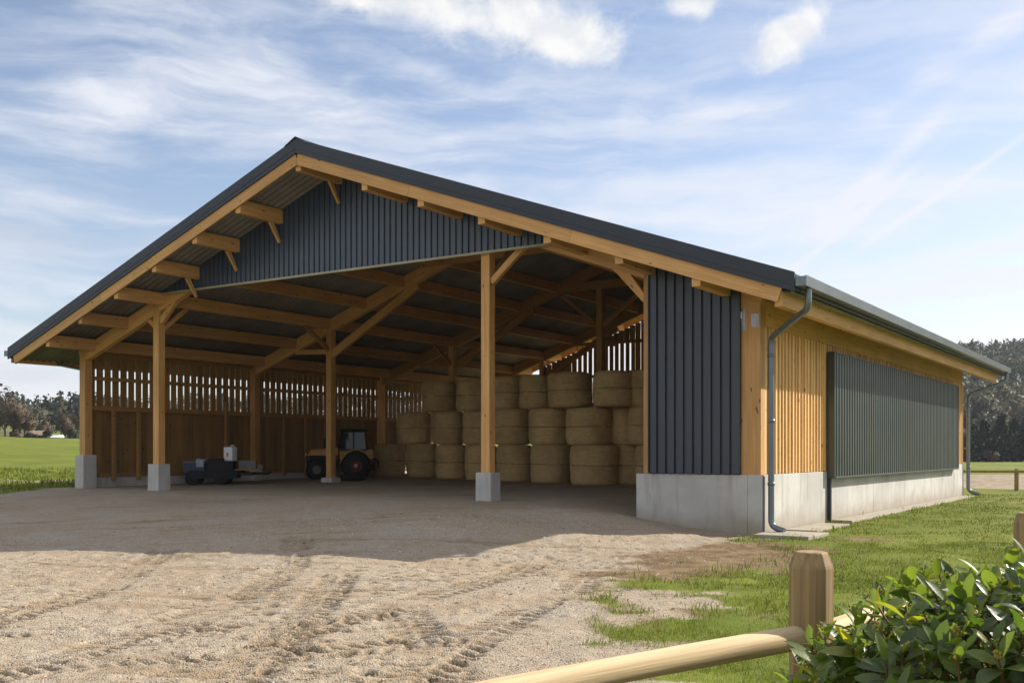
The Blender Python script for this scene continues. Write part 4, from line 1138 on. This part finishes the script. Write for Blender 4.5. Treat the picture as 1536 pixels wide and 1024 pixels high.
def shrub():
    sh = thing('shrub', 'glossy broad-leaved evergreen shrub in the bottom right corner before the fence', 'shrub', (1.62, 2.75, 0))
    leaves, stems, buds = MB(), MB(), MB()
    inv = Vector((1.62, 2.75, 0))
    def leaf(base, dirv, L, wid, nrm, tone, curl):
        d = dirv.normalized(); side = d.cross(nrm)
        if side.length < 1e-3: return
        side.normalize(); n = side.cross(d).normalized()
        N = 6; vs = []
        for i in range(N + 1):
            q = i / N
            w = wid * (math.sin(PI * min(1, q * 0.93 + 0.035)) ** 0.72) * (1 - 0.22 * q) if 0 < i < N else 0.0008
            c = base + d * (L * q) - n * (curl * L * q * q)
            up = n * (w * 0.30)
            vs += [c - side * w + up, c, c + side * w + up]
        fs = []
        for i in range(N):
            a = i * 3
            fs += [(a, a + 1, a + 4, a + 3), (a + 1, a + 2, a + 5, a + 4)]
        leaves.add(vs, fs, tone, True)
    def top(x, y):
        # upper surface of the shrub
        b = float(np.interp(x, [0.6, 0.74, 0.92, 1.1, 1.35, 1.9, 2.4], [0.74, 0.88, 0.985, 1.01, 1.07, 1.11, 1.03]))
        return b + 0.03 * math.sin(x * 13 + 1) * math.cos(y * 11)
    shoots = []
    tries = 0
    while len(shoots) < 900 and tries < 26000:
        tries += 1
        x = random.uniform(0.66, 2.5); y = random.uniform(2.02, 3.5)
        ex = ((x - 1.62) / 0.93) ** 2 + ((y - 2.72) / 0.66) ** 2
        if ex > 1: continue
        lim = top(x, y) * (1 - 0.30 * max(0, ex - 0.25) ** 1.6)
        # keep clear of the fence line behind
        t = (x - P1[0]) * 0.77 - (y - P1[1]) * 0.637
        if t < 0.16 and x > 0.9: continue
        if x <= 0.98 and y > 3.02 + 0.9 * (x - 0.7): continue
        z = lim * (1 - 0.35 * random.random() ** 3.0) if random.random() < .70 else lim * random.uniform(0.3, .85)
        if any((Vector((x, y, z)) - s).length < 0.046 for s in shoots): continue
        shoots.append(Vector((x, y, z)))
    for p in shoots:
        axis_ = Vector(((p.x - 1.6) * 0.35 + random.uniform(-.35, .35), (p.y - 2.75) * 0.5 + random.uniform(-.4, .3), 1.0)).normalized()
        ref = axis_.orthogonal().normalized(); bi = axis_.cross(ref)
        ph = random.uniform(0, 6.28); young = random.random()
        nl = random.randint(6, 9)
        for k in range(nl):
            q = k / nl
            a = ph + k * 2.399
            out = ref * math.cos(a) + bi * math.sin(a)
            el = math.radians(68 - 72 * q + random.uniform(-14, 14))
            dr = out * math.cos(el) + axis_ * math.sin(el)
            base = p - axis_ * (0.075 * q) + out * 0.006
            L = random.uniform(0.045, 0.112) * (0.70 + 0.45 * q)
            tone = min(0.98, max(0.02, random.uniform(0.0, 0.62) + (0.34 if young > .72 and q < .5 else 0)))
            leaf(base, dr, L, L * random.uniform(0.225, 0.29), axis_ - dr * 0.15 + Vector((random.uniform(-.3, .3), random.uniform(-.3, .3), 0)), tone, random.uniform(0.05, 0.38))
        low = p - axis_ * random.uniform(0.16, 0.30) + Vector(((1.6 - p.x) * .1, (2.75 - p.y) * .1, 0))
        stems.tube([p, p - axis_ * 0.09, low], [0.0028, 0.0036, 0.005], 5, False, 0.5)
        if random.random() < .45:
            for _ in range(random.randint(5, 9)):
                c = p + axis_ * random.uniform(0.0, 0.028) + Vector((random.uniform(-.011, .011), random.uniform(-.011, .011), 0))
                buds.lathe([(0.001, -.004), (.0034, -.001), (.0034, .002), (.001, .005)], 6, Matrix.Translation(c))
    for k in range(40):
        q = random.choice(shoots)
        c = Vector((1.65 + random.uniform(-.25, .25), 2.75 + random.uniform(-.12, .12), -.05))
        e_ = Vector((q.x, q.y, q.z * 0.8))
        stems.tube([c, c.lerp(e_, .5) + Vector((0, 0, .06)), e_], [0.011, 0.008, 0.004], 6, False, 0.5)
    M = Matrix.Translation(-inv)
    leaves.build('foliage', LEAF, sh, 0, M); stems.build('stems', STEM, sh, 0, M); buds.build('buds', BUD, sh, 0, M)
shrub()

# ------------------------------------------------------------------ distant trees, houses and woods
def crown_cloud(n, rx, rz_, size, seed, shape='round', sliver=3.0):
    r = np.random.default_rng(seed)
    lobes = r.normal(0, 1, (9, 3)); lobes /= np.linalg.norm(lobes, axis=1)[:, None]; lobes = lobes * np.array([rx, rx, rz_]) * 0.55
    lr = r.uniform(0.32, 0.6, 9)
    k = r.integers(0, 9, n)
    d = r.normal(0, 1, (n, 3)); d /= np.linalg.norm(d, axis=1)[:, None]
    p = lobes[k] + d * (r.random(n) ** 0.45 * lr[k])[:, None] * np.array([rx, rx, rz_])
    a = r.normal(0, 1, (n, 3)); a /= np.linalg.norm(a, axis=1)[:, None]
    b = np.cross(a, r.normal(0, 1, (n, 3))); b /= np.linalg.norm(b, axis=1)[:, None]
    s = size * r.uniform(0.5, 1.4, n)
    A = a * (s * sliver / 2)[:, None]; B = b * (s / 2)[:, None]
    V = np.stack([p - A * .6 - B, p + A - B * .3, p + A * .8 + B, p - A + B * .5], 1)
    tone = np.clip((k / 9.0) * 0.6 + r.random(n) * 0.3, 0, 0.82)
    # leaf sheets face outward from the clump they belong to
    nn = p * np.array([1, 1, rx / rz_]) * 0.6 + d * lr[k][:, None] * rx + np.array([0, 0, 0.25 * rx]); nn /= np.linalg.norm(nn, axis=1)[:, None] + 1e-9
    gn = np.cross(V[:, 1] - V[:, 0], V[:, 2] - V[:, 0]); flip = (gn * nn).sum(1) < 0
    V[flip] = V[flip][:, ::-1]
    return V.reshape(-1, 3), tone, np.repeat(nn, 4, 0)

def bare_tree(px, y0dist, hpx, wpx, label, seed, ground=None, twig=TWIG):
    x = (px - 768) / F * y0dist; z = hgt(x, y0dist)
    H = hpx / F * y0dist; Wd = wpx / F * y0dist
    e = thing('bare_tree', label, 'tree', (x, y0dist, z), 0, 'bare trees at the field edge')
    tr_ = MB(); r = random.Random(seed)
    def limb(p, d, L, rad, dep):
        q = p + d * L
        tr_.tube([p, (p + q) / 2 + Vector((r.uniform(-.05, .05) * L, r.uniform(-.05, .05) * L, 0)), q], [rad, rad * .8, rad * .55], 5, False, r.random())
        if dep == 0: return
        for _ in range(r.randint(3, 4)):
            nd = (d + Vector((r.uniform(-.9, .9) * Wd / H * 1.1, r.uniform(-.9, .9), r.uniform(-.15, .5)))).normalized()
            limb(q - d * L * r.uniform(0, .35), nd, L * r.uniform(.55, .8), rad * .55, dep - 1)
    limb(Vector((0, 0, -.2)), Vector((r.uniform(-.05, .05), 0, 1)), H * .30, H * .026, 4)
    tr_.build('trunk', BARK, e)
    V, tn, NN = crown_cloud(1500, Wd * .46, H * .36, 0.10, seed, sliver=7)
    V = V + np.array([0, 0, H * .58])
    np_mesh('crown', V, np.arange(len(V), dtype=np.int32), 4, twig, {'tone': ('FACE', tn)}, parent=e, normals=NN)
    return e
bare_tree(8, 150, 80, 74, 'big brown bare tree at the far left edge of the field', 3)
bare_tree(-42, 150, 86, 80, 'tall bare tree beyond the left edge, beside the big brown one', 23)
bare_tree(36, 152, 56, 46, 'mid-height bare tree just right of the big brown tree', 5)
bare_tree(66, 185, 34, 30, 'rounded purplish bare tree behind the white shed', 8)
bare_tree(98, 160, 42, 28, 'dark bare tree close to the left barn corner', 9)
bare_tree(118, 165, 58, 40, 'bare tree half hidden behind the left barn corner post', 12)
def bush(px, dist, hpx, wpx, label, seed, mat):
    x = (px - 768) / F * dist; z = hgt(x, dist); H = hpx / F * dist; Wd = wpx / F * dist
    e = thing('bush', label, 'bush', (x, dist, z), 0, 'bushes at the field edge')
    V, tn, NN = crown_cloud(900, Wd * .5, H * .5, 0.28, seed, sliver=1.6); V = V + np.array([0, 0, H * .48]); V[:, 2] = np.maximum(V[:, 2], -.1)
    np_mesh('foliage', V, np.arange(len(V), dtype=np.int32), 4, mat, {'tone': ('FACE', tn)}, parent=e, normals=NN)
    t = MB(); t.tube([(0, 0, -.1), (0, 0, H * .5)], [.12, .06], 6); t.build('stem', BARK, e)
bush(71, 150, 17, 15, 'rounded dark clipped bush left of the white shed', 31, WOODS)
bush(49, 150, 13, 22, 'low dark bush in front of the brown-roofed house', 32, WOODS)
bush(24, 149, 15, 30, 'low brown thicket under the big bare tree', 33, TWIG)
bush(108, 150, 22, 16, 'dark bush by the left barn corner', 34, WOODS)

def house(px, dist, wpx, wallpx, roofpx, wallm, roofm, label, name='house', wins=2):
    x = (px - 768) / F * dist; z = hgt(x, dist); s = dist / F; w = wpx * s; hw = wallpx * s; hr = roofpx * s; d = max(2.2, w * .55)
    e = thing(name, label, 'house' if name == 'house' else 'shed', (x, dist, z - 0.05), 0.12)
    b = MB(); b.box(-w / 2, w / 2, 0, d, 0, hw); b.build('wall', wallm, e)
    r = MB(); o = .25; y0, y1, ym = -o, d + o, d / 2
    r.hexa([(-w / 2 - o, y0, hw), (-w / 2 - o, y1, hw), (-w / 2 - o, ym, hw + hr)], [(w / 2 + o, y0, hw), (w / 2 + o, y1, hw), (w / 2 + o, ym, hw + hr)]); r.build('roof', roofm, e)
    for k in range(wins):
        cx = -w / 2 + w * (k + .5) / wins
        f = MB(); f.box(cx - .3, cx + .3, -.03, 0.0, hw * .3, hw * .75); f.build('window', BLACKP, e)
TAN = simple_mat('tan_roof_tiles', (0.26, 0.19, 0.125), 0.9, 0, 0.2, 3)
BRICK = simple_mat('dull_brick', (0.13, 0.09, 0.065), 0.9, 0, 0.25, 4)
house(53, 168, 28, 11, 7, BRICK, TAN, 'low brown-roofed house among the bare trees across the left field', wins=3)
house(83, 158, 11, 7, 4, WHITEP, WHITEP, 'small white shed at the far edge of the left field', 'shed', 2)
def lowwall(px, dist, wpx, hpx, label):
    x = (px - 768) / F * dist; z = hgt(x, dist); s = dist / F
    b = MB(); b.box(-wpx * s / 2, wpx * s / 2, 0, .25, -.1, hpx * s); b.box(-wpx * s / 2 - .05, wpx * s / 2 + .05, -.05, .30, hpx * s + .002, hpx * s + .08)
    o = b.build('garden_wall', CREAM, None); o.location = (x, dist, z); tag(o, label, 'wall')
lowwall(76, 154, 14, 2.2, 'low pale garden wall beside the white shed')

def fir(px, dist, hpx, wpx, label, seed):
    x = (px - 768) / F * dist; z = hgt(x, dist); H = hpx / F * dist; Rm = wpx / F * dist / 2
    e = thing('fir_tree', label, 'tree', (x, dist, z - .1), seed * 1.3, 'dark fir trees below the right hill')
    t = MB(); t.tube([(0, 0, 0), (0, 0, H * .5), (0, 0, H * .98)], [H * .022, H * .014, .02], 7, False, .5); t.build('trunk', BARK, e)
    r = np.random.default_rng(seed)
    n = 3200
    q = r.random(n) ** 0.62                                # 0 tip .. 1 base
    lay = np.floor(q * 15) / 15 + r.normal(0, .012, n)
    rad = Rm * (0.05 + 0.95 * lay ** .85) * (0.55 + 0.45 * r.random(n) ** .5) * (0.75 + 0.45 * vnoise(lay * 9, np.zeros(n), seed))
    a = r.uniform(0, 2 * PI, n); a = a + 0.25 * np.sin(a * 7 + lay * 30)
    zz = H * (1 - lay * .93) - rad * 0.28 + r.normal(0, .10, n)
    P = np.stack([rad * np.cos(a), rad * np.sin(a), zz], -1)
    out = np.stack([np.cos(a), np.sin(a), -0.35 + r.normal(0, .25, n)], -1)
    sd = np.stack([-np.sin(a), np.cos(a), r.normal(0, .4, n)], -1)
    s = H * 0.035 * r.uniform(.6, 1.4, n)
    V = np.stack([P - sd * (s * .5)[:, None], P + out * s[:, None] * 1.3 - sd * (s * .15)[:, None], P + out * s[:, None] * 1.3 + sd * (s * .15)[:, None], P + sd * (s * .5)[:, None]], 1).reshape(-1, 3)
    np_mesh('crown', V, np.arange(len(V), dtype=np.int32), 4, FIRLEAF, {'tone': ('FACE', np.clip(r.random(n) * .9, 0, 1))}, parent=e)
for a in ((1440, 142, 56, 40, 'fir hidden mostly behind the rear corner downpipe', 41), (1462, 140, 60, 34, 'slim fir just right of the rear downpipe', 42), (1478, 143, 66, 38, 'pointed fir second from the rear downpipe', 43), (1502, 141, 74, 46, 'tallest fir, mid-way between downpipe and right edge', 44),
          (1522, 143, 66, 40, 'broad fir next to the tallest one, toward the right edge', 45), (1540, 141, 70, 42, 'fir cut by the right edge of the picture', 46), (1562, 142, 64, 44, 'fir beyond the right edge of the picture', 47), (1490, 150, 50, 36, 'short fir in the gap behind the taller ones', 48), (1586, 142, 70, 44, 'outermost fir at the right end of the row', 49)):
    fir(*a)
bush(1487, 138, 22, 22, 'pale green bushy shrub at the foot of the firs', 51, TWIG)

def woodland():
    VV, TT, NV = [], [], []
    r = np.random.default_rng(5)
    n = 0
    # crowns all over the hills, denser where the barn leaves them open to view
    def add(az0, az1, num, d0, d1, nq=170):
        nonlocal n
        for _ in range(num):
            az = math.radians(r.uniform(az0, az1)); d = math.sqrt(r.uniform(d0 ** 2, d1 ** 2))
            x, y = d * math.sin(az), d * math.cos(az)
            deg = math.degrees(az)
            if abs(deg + 23.9) < 2.6 and 270 < d < 450: continue
            patch = float(fbm(np.array([x / 55.0]), np.array([y / 55.0]), 3, 77)[0])
            con = patch > 0.56
            H = r.uniform(7, 11) * (1.12 if con else 1.0); Rr = r.uniform(2.4, 3.6) if con else r.uniform(3.0, 4.6)
            V, tn, nn_ = crown_cloud(nq, Rr, H * .42, 0.58, int(r.integers(1e9)), sliver=1.5)
            z = float(base_height(np.array([x]), np.array([y]))[0])
            V = V + np.array([x, y, z + H * .55])
            base = (0.05 + 0.15 * r.random()) if con else (0.38 + 0.30 * r.random())
            NV.append(nn_); VV.append(V); TT.append(np.clip(base + (tn - .4) * .30, 0, 0.8)); n += 1
    add(-33, -20, 700, 215, 540)
    add(-20, 20, 260, 260, 545)
    add(20, 32, 1050, 235, 545, 260)
    add(-50, -33, 160, 230, 540); add(32, 52, 260, 200, 540)
    V = np.concatenate(VV)
    o = np_mesh('woodland', V, np.arange(len(V), dtype=np.int32), 4, WOODS, {'tone': ('FACE', np.concatenate(TT))}, normals=np.concatenate(NV))
    tag(o, 'brown and dark green mixed woodland covering the hills behind the barn', 'woodland', kind='stuff')
woodland()

# ------------------------------------------------------------------ air
HAZE = True
if HAZE:
    mb = MB(); mb.box(-800, 800, -70, 880, -3.0, 78)
    m = bpy.data.materials.new('pale_air'); m.use_nodes = True
    k = NT(m.node_tree); m.node_tree.nodes.clear()
    out = k.n('ShaderNodeOutputMaterial'); pv = k.n('ShaderNodeVolumePrincipled')
    pv.inputs['Color'].default_value = (0.86, 0.91, 1.0, 1); pv.inputs['Density'].default_value = 0.00019; pv.inputs['Anisotropy'].default_value = 0.2
    k.link(pv.outputs[0], out.inputs['Volume'])
    hz = mb.build('haze', m, None); tag(hz, 'thin pale haze in the air over the fields and hills', 'haze', kind='stuff')
    hz.display_type = 'WIRE'

# ------------------------------------------------------------------ sun and sky
SHX, SHY = 0.83, -1.35      # shadow per metre of height, along t and s
sd = world_of(SHX, SHY) - world_of(0, 0)
to_sun = Vector((-sd.x, -sd.y, 1.0)).normalized()
sun = bpy.data.lights.new('sun', 'SUN'); sun.energy = 4.8; sun.angle = math.radians(0.5); sun.color = (1.0, 0.92, 0.80)
so = bpy.data.objects.new('sun', sun); COL.objects.link(so)
so.rotation_euler = to_sun.to_track_quat('Z', 'Y').to_euler(); so.location = (60, 60, 60)

w = bpy.data.worlds.new('World'); scene.world = w; w.use_nodes = True
k = NT(w.node_tree); w.node_tree.nodes.clear()
wo = k.n('ShaderNodeOutputWorld'); bg = k.n('ShaderNodeBackground'); bg.inputs[1].default_value = 0.088
sky = k.n('ShaderNodeTexSky'); sky.sky_type = 'NISHITA'; sky.sun_disc = False
sky.sun_elevation = math.asin(to_sun.z); sky.sun_rotation = math.atan2(to_sun.x, to_sun.y)
sky.air_density = 1.0; sky.dust_density = 0.6; sky.ozone_density = 1.2
gen = k.n('ShaderNodeTexCoord').outputs['Generated']
nrm = k.n('ShaderNodeVectorMath', operation='NORMALIZE'); k.link(gen, nrm.inputs[0])
sp = k.n('ShaderNodeSeparateXYZ'); k.link(nrm.outputs[0], sp.inputs[0])
az = k.m('ARCTAN2', sp.outputs[0], sp.outputs[1]); el = k.m('ARCSINE', sp.outputs[2])
cv = k.n('ShaderNodeCombineXYZ'); k.link(k.m('MULTIPLY', az, 10), cv.inputs[0]); k.link(k.m('MULTIPLY', el, 10), cv.inputs[1])
ae = cv.outputs[0]
def aed(px, py):
    a = math.atan((px - 768) / F); e = math.atan((HZ - py) / F * math.cos(a)); return a, e
def blob(px, py, wx, wy, rot=0.0):
    a0, e0 = aed(px, py)
    da = k.m('SUBTRACT', az, a0); de = k.m('SUBTRACT', el, e0)
    c, s = math.cos(rot), math.sin(rot)
    u = k.m('ADD', k.m('MULTIPLY', da, c * F / wx), k.m('MULTIPLY', de, s * F / wx))
    v = k.m('ADD', k.m('MULTIPLY', da, -s * F / wy), k.m('MULTIPLY', de, c * F / wy))
    r2 = k.m('ADD', k.m('MULTIPLY', u, u), k.m('MULTIPLY', v, v))
    return k.m('POWER', 2.718, k.m('MULTIPLY', r2, -1.0))
def total(items):
    s = None
    for it in items: s = it if s is None else k.m('ADD', s, it)
    return s
warp = k.noise(k.mapv(ae, (1, 1, 1)), 0.9, 3, 0.5, 0.0, 1)
wv = k.n('ShaderNodeVectorMath', operation='MULTIPLY_ADD'); k.link(warp, wv.inputs[0]); wv.inputs[1].default_value = (0.55, 0.35, 0); k.link(ae, wv.inputs[2])
aw = wv.outputs[0]
n1 = k.noise(k.mapv(ae, (1, 1.35, 1)), 2.3, 12, 0.66, 0.25)
n2 = k.noise(k.mapv(aw, (0.55, 1.7, 1), rot=(0, 0, 0.22)), 1.3, 9, 0.62, 0.3)
n3 = k.noise(k.mapv(aw, (0.34, 2.2, 1), rot=(0, 0, 0.12), loc=(3.1, 1.7, 0)), 1.05, 9, 0.6, 0.3)
cum = total([blob(735, 22, 175, 58, -0.12), blob(860, 60, 82, 34, -0.25), blob(1172, 70, 62, 40, 0.25), blob(1195, 40, 46, 22, 0.3), blob(1045, 8, 46, 24), blob(560, 0, 100, 22)])
d_cum = k.sm(k.m('ADD', k.m('MULTIPLY', cum, 0.78), k.m('MULTIPLY', k.m('SUBTRACT', n1, 0.5), 1.55)), 0.24, 1.02)
wis = total([blob(310, 55, 170, 52, -0.15), blob(1430, 95, 180, 26, 0.5), blob(430, 150, 260, 36, -0.1), blob(600, 90, 120, 26, -0.3), blob(150, 165, 120, 40, 0.1), blob(1000, 160, 200, 24, -0.1)])
d_wis = k.m('MULTIPLY', k.sm(k.m('ADD', k.m('MULTIPLY', wis, 0.5), k.m('MULTIPLY', k.m('SUBTRACT', n2, 0.5), 1.5)), 0.12, 0.80), 0.60)
tra = total([blob(1275, 335, 120, 6, 0.66), blob(1420, 285, 150, 5, 0.55), blob(1500, 370, 90, 12, 0.1), blob(1330, 250, 120, 14, 0.7)])
d_tra = k.m('MULTIPLY', tra, k.sm(n2, 0.30, 0.7, 0.35, 0.80))
d_veil = k.m('MULTIPLY', k.sm(n3, 0.36, 0.66), k.sm(el, 0.50, 0.05, 0.34, 0.80))
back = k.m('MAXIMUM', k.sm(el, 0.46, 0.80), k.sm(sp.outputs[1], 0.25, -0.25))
d_fill = k.m('MULTIPLY', back, k.sm(n2, 0.30, 0.62, 0.32, 0.82))  # unseen cloud added overhead and behind the camera to brighten the shade
d_band = k.m('MULTIPLY', k.sm(az, -0.3, 0.5, 0.25, 1.0), k.sm(el, 0.42, 0.06, 0.0, 0.38))
lft = total([blob(40, 565, 160, 16, 0.0), blob(20, 350, 200, 34, 0.05)])
d_left = k.m('MULTIPLY', k.m('MULTIPLY', lft, k.sm(n2, 0.3, 0.6)), 0.5)
blue = k.mix(1.0, sky.outputs[0], (1.10, 1.04, 1.06), 'MULTIPLY')
c1 = k.mix(k.m('MINIMUM', k.m('ADD', k.m('ADD', k.m('ADD', d_veil, d_fill), d_band), k.m('ADD', d_wis, d_tra)), 0.9), blue, (6.1, 6.25, 6.75))
c1 = k.mix(d_left, c1, (4.6, 4.8, 5.4))
shade = k.sm(k.noise(k.mapv(ae, (1, 1.35, 1), loc=(-0.05, 0.10, 0)), 2.3, 8, 0.62, 0.25), 0.36, 0.62)
c2 = k.mix(d_cum, c1, k.mix(shade, (5.6, 5.75, 6.1), (6.7, 6.7, 6.7)))
k.link(c2, bg.inputs[0]); k.link(bg.outputs[0], wo.inputs[0])

# ------------------------------------------------------------------ camera
cam = bpy.data.cameras.new('camera'); co = bpy.data.objects.new('camera', cam); COL.objects.link(co)
co.location = (0, 0, EYE); co.rotation_euler = (PI / 2, 0, 0)
cam.sensor_width = 36.0; cam.lens = 36.0 * F / 1536.0; cam.shift_y = (HZ - 512.0) / 1536.0; cam.clip_end = 5000; cam.clip_start = 0.05
scene.camera = co
scene.view_settings.view_transform = 'Standard'; scene.view_settings.look = 'None'
scene.view_settings.exposure = 0.72; scene.view_settings.gamma = 1.0
scene.render.engine = 'CYCLES'
scene.cycles.max_bounces = 7; scene.cycles.diffuse_bounces = 4; scene.cycles.transparent_max_bounces = 8
scene.cycles.volume_bounces = 0
scene.cycles.use_denoising = True
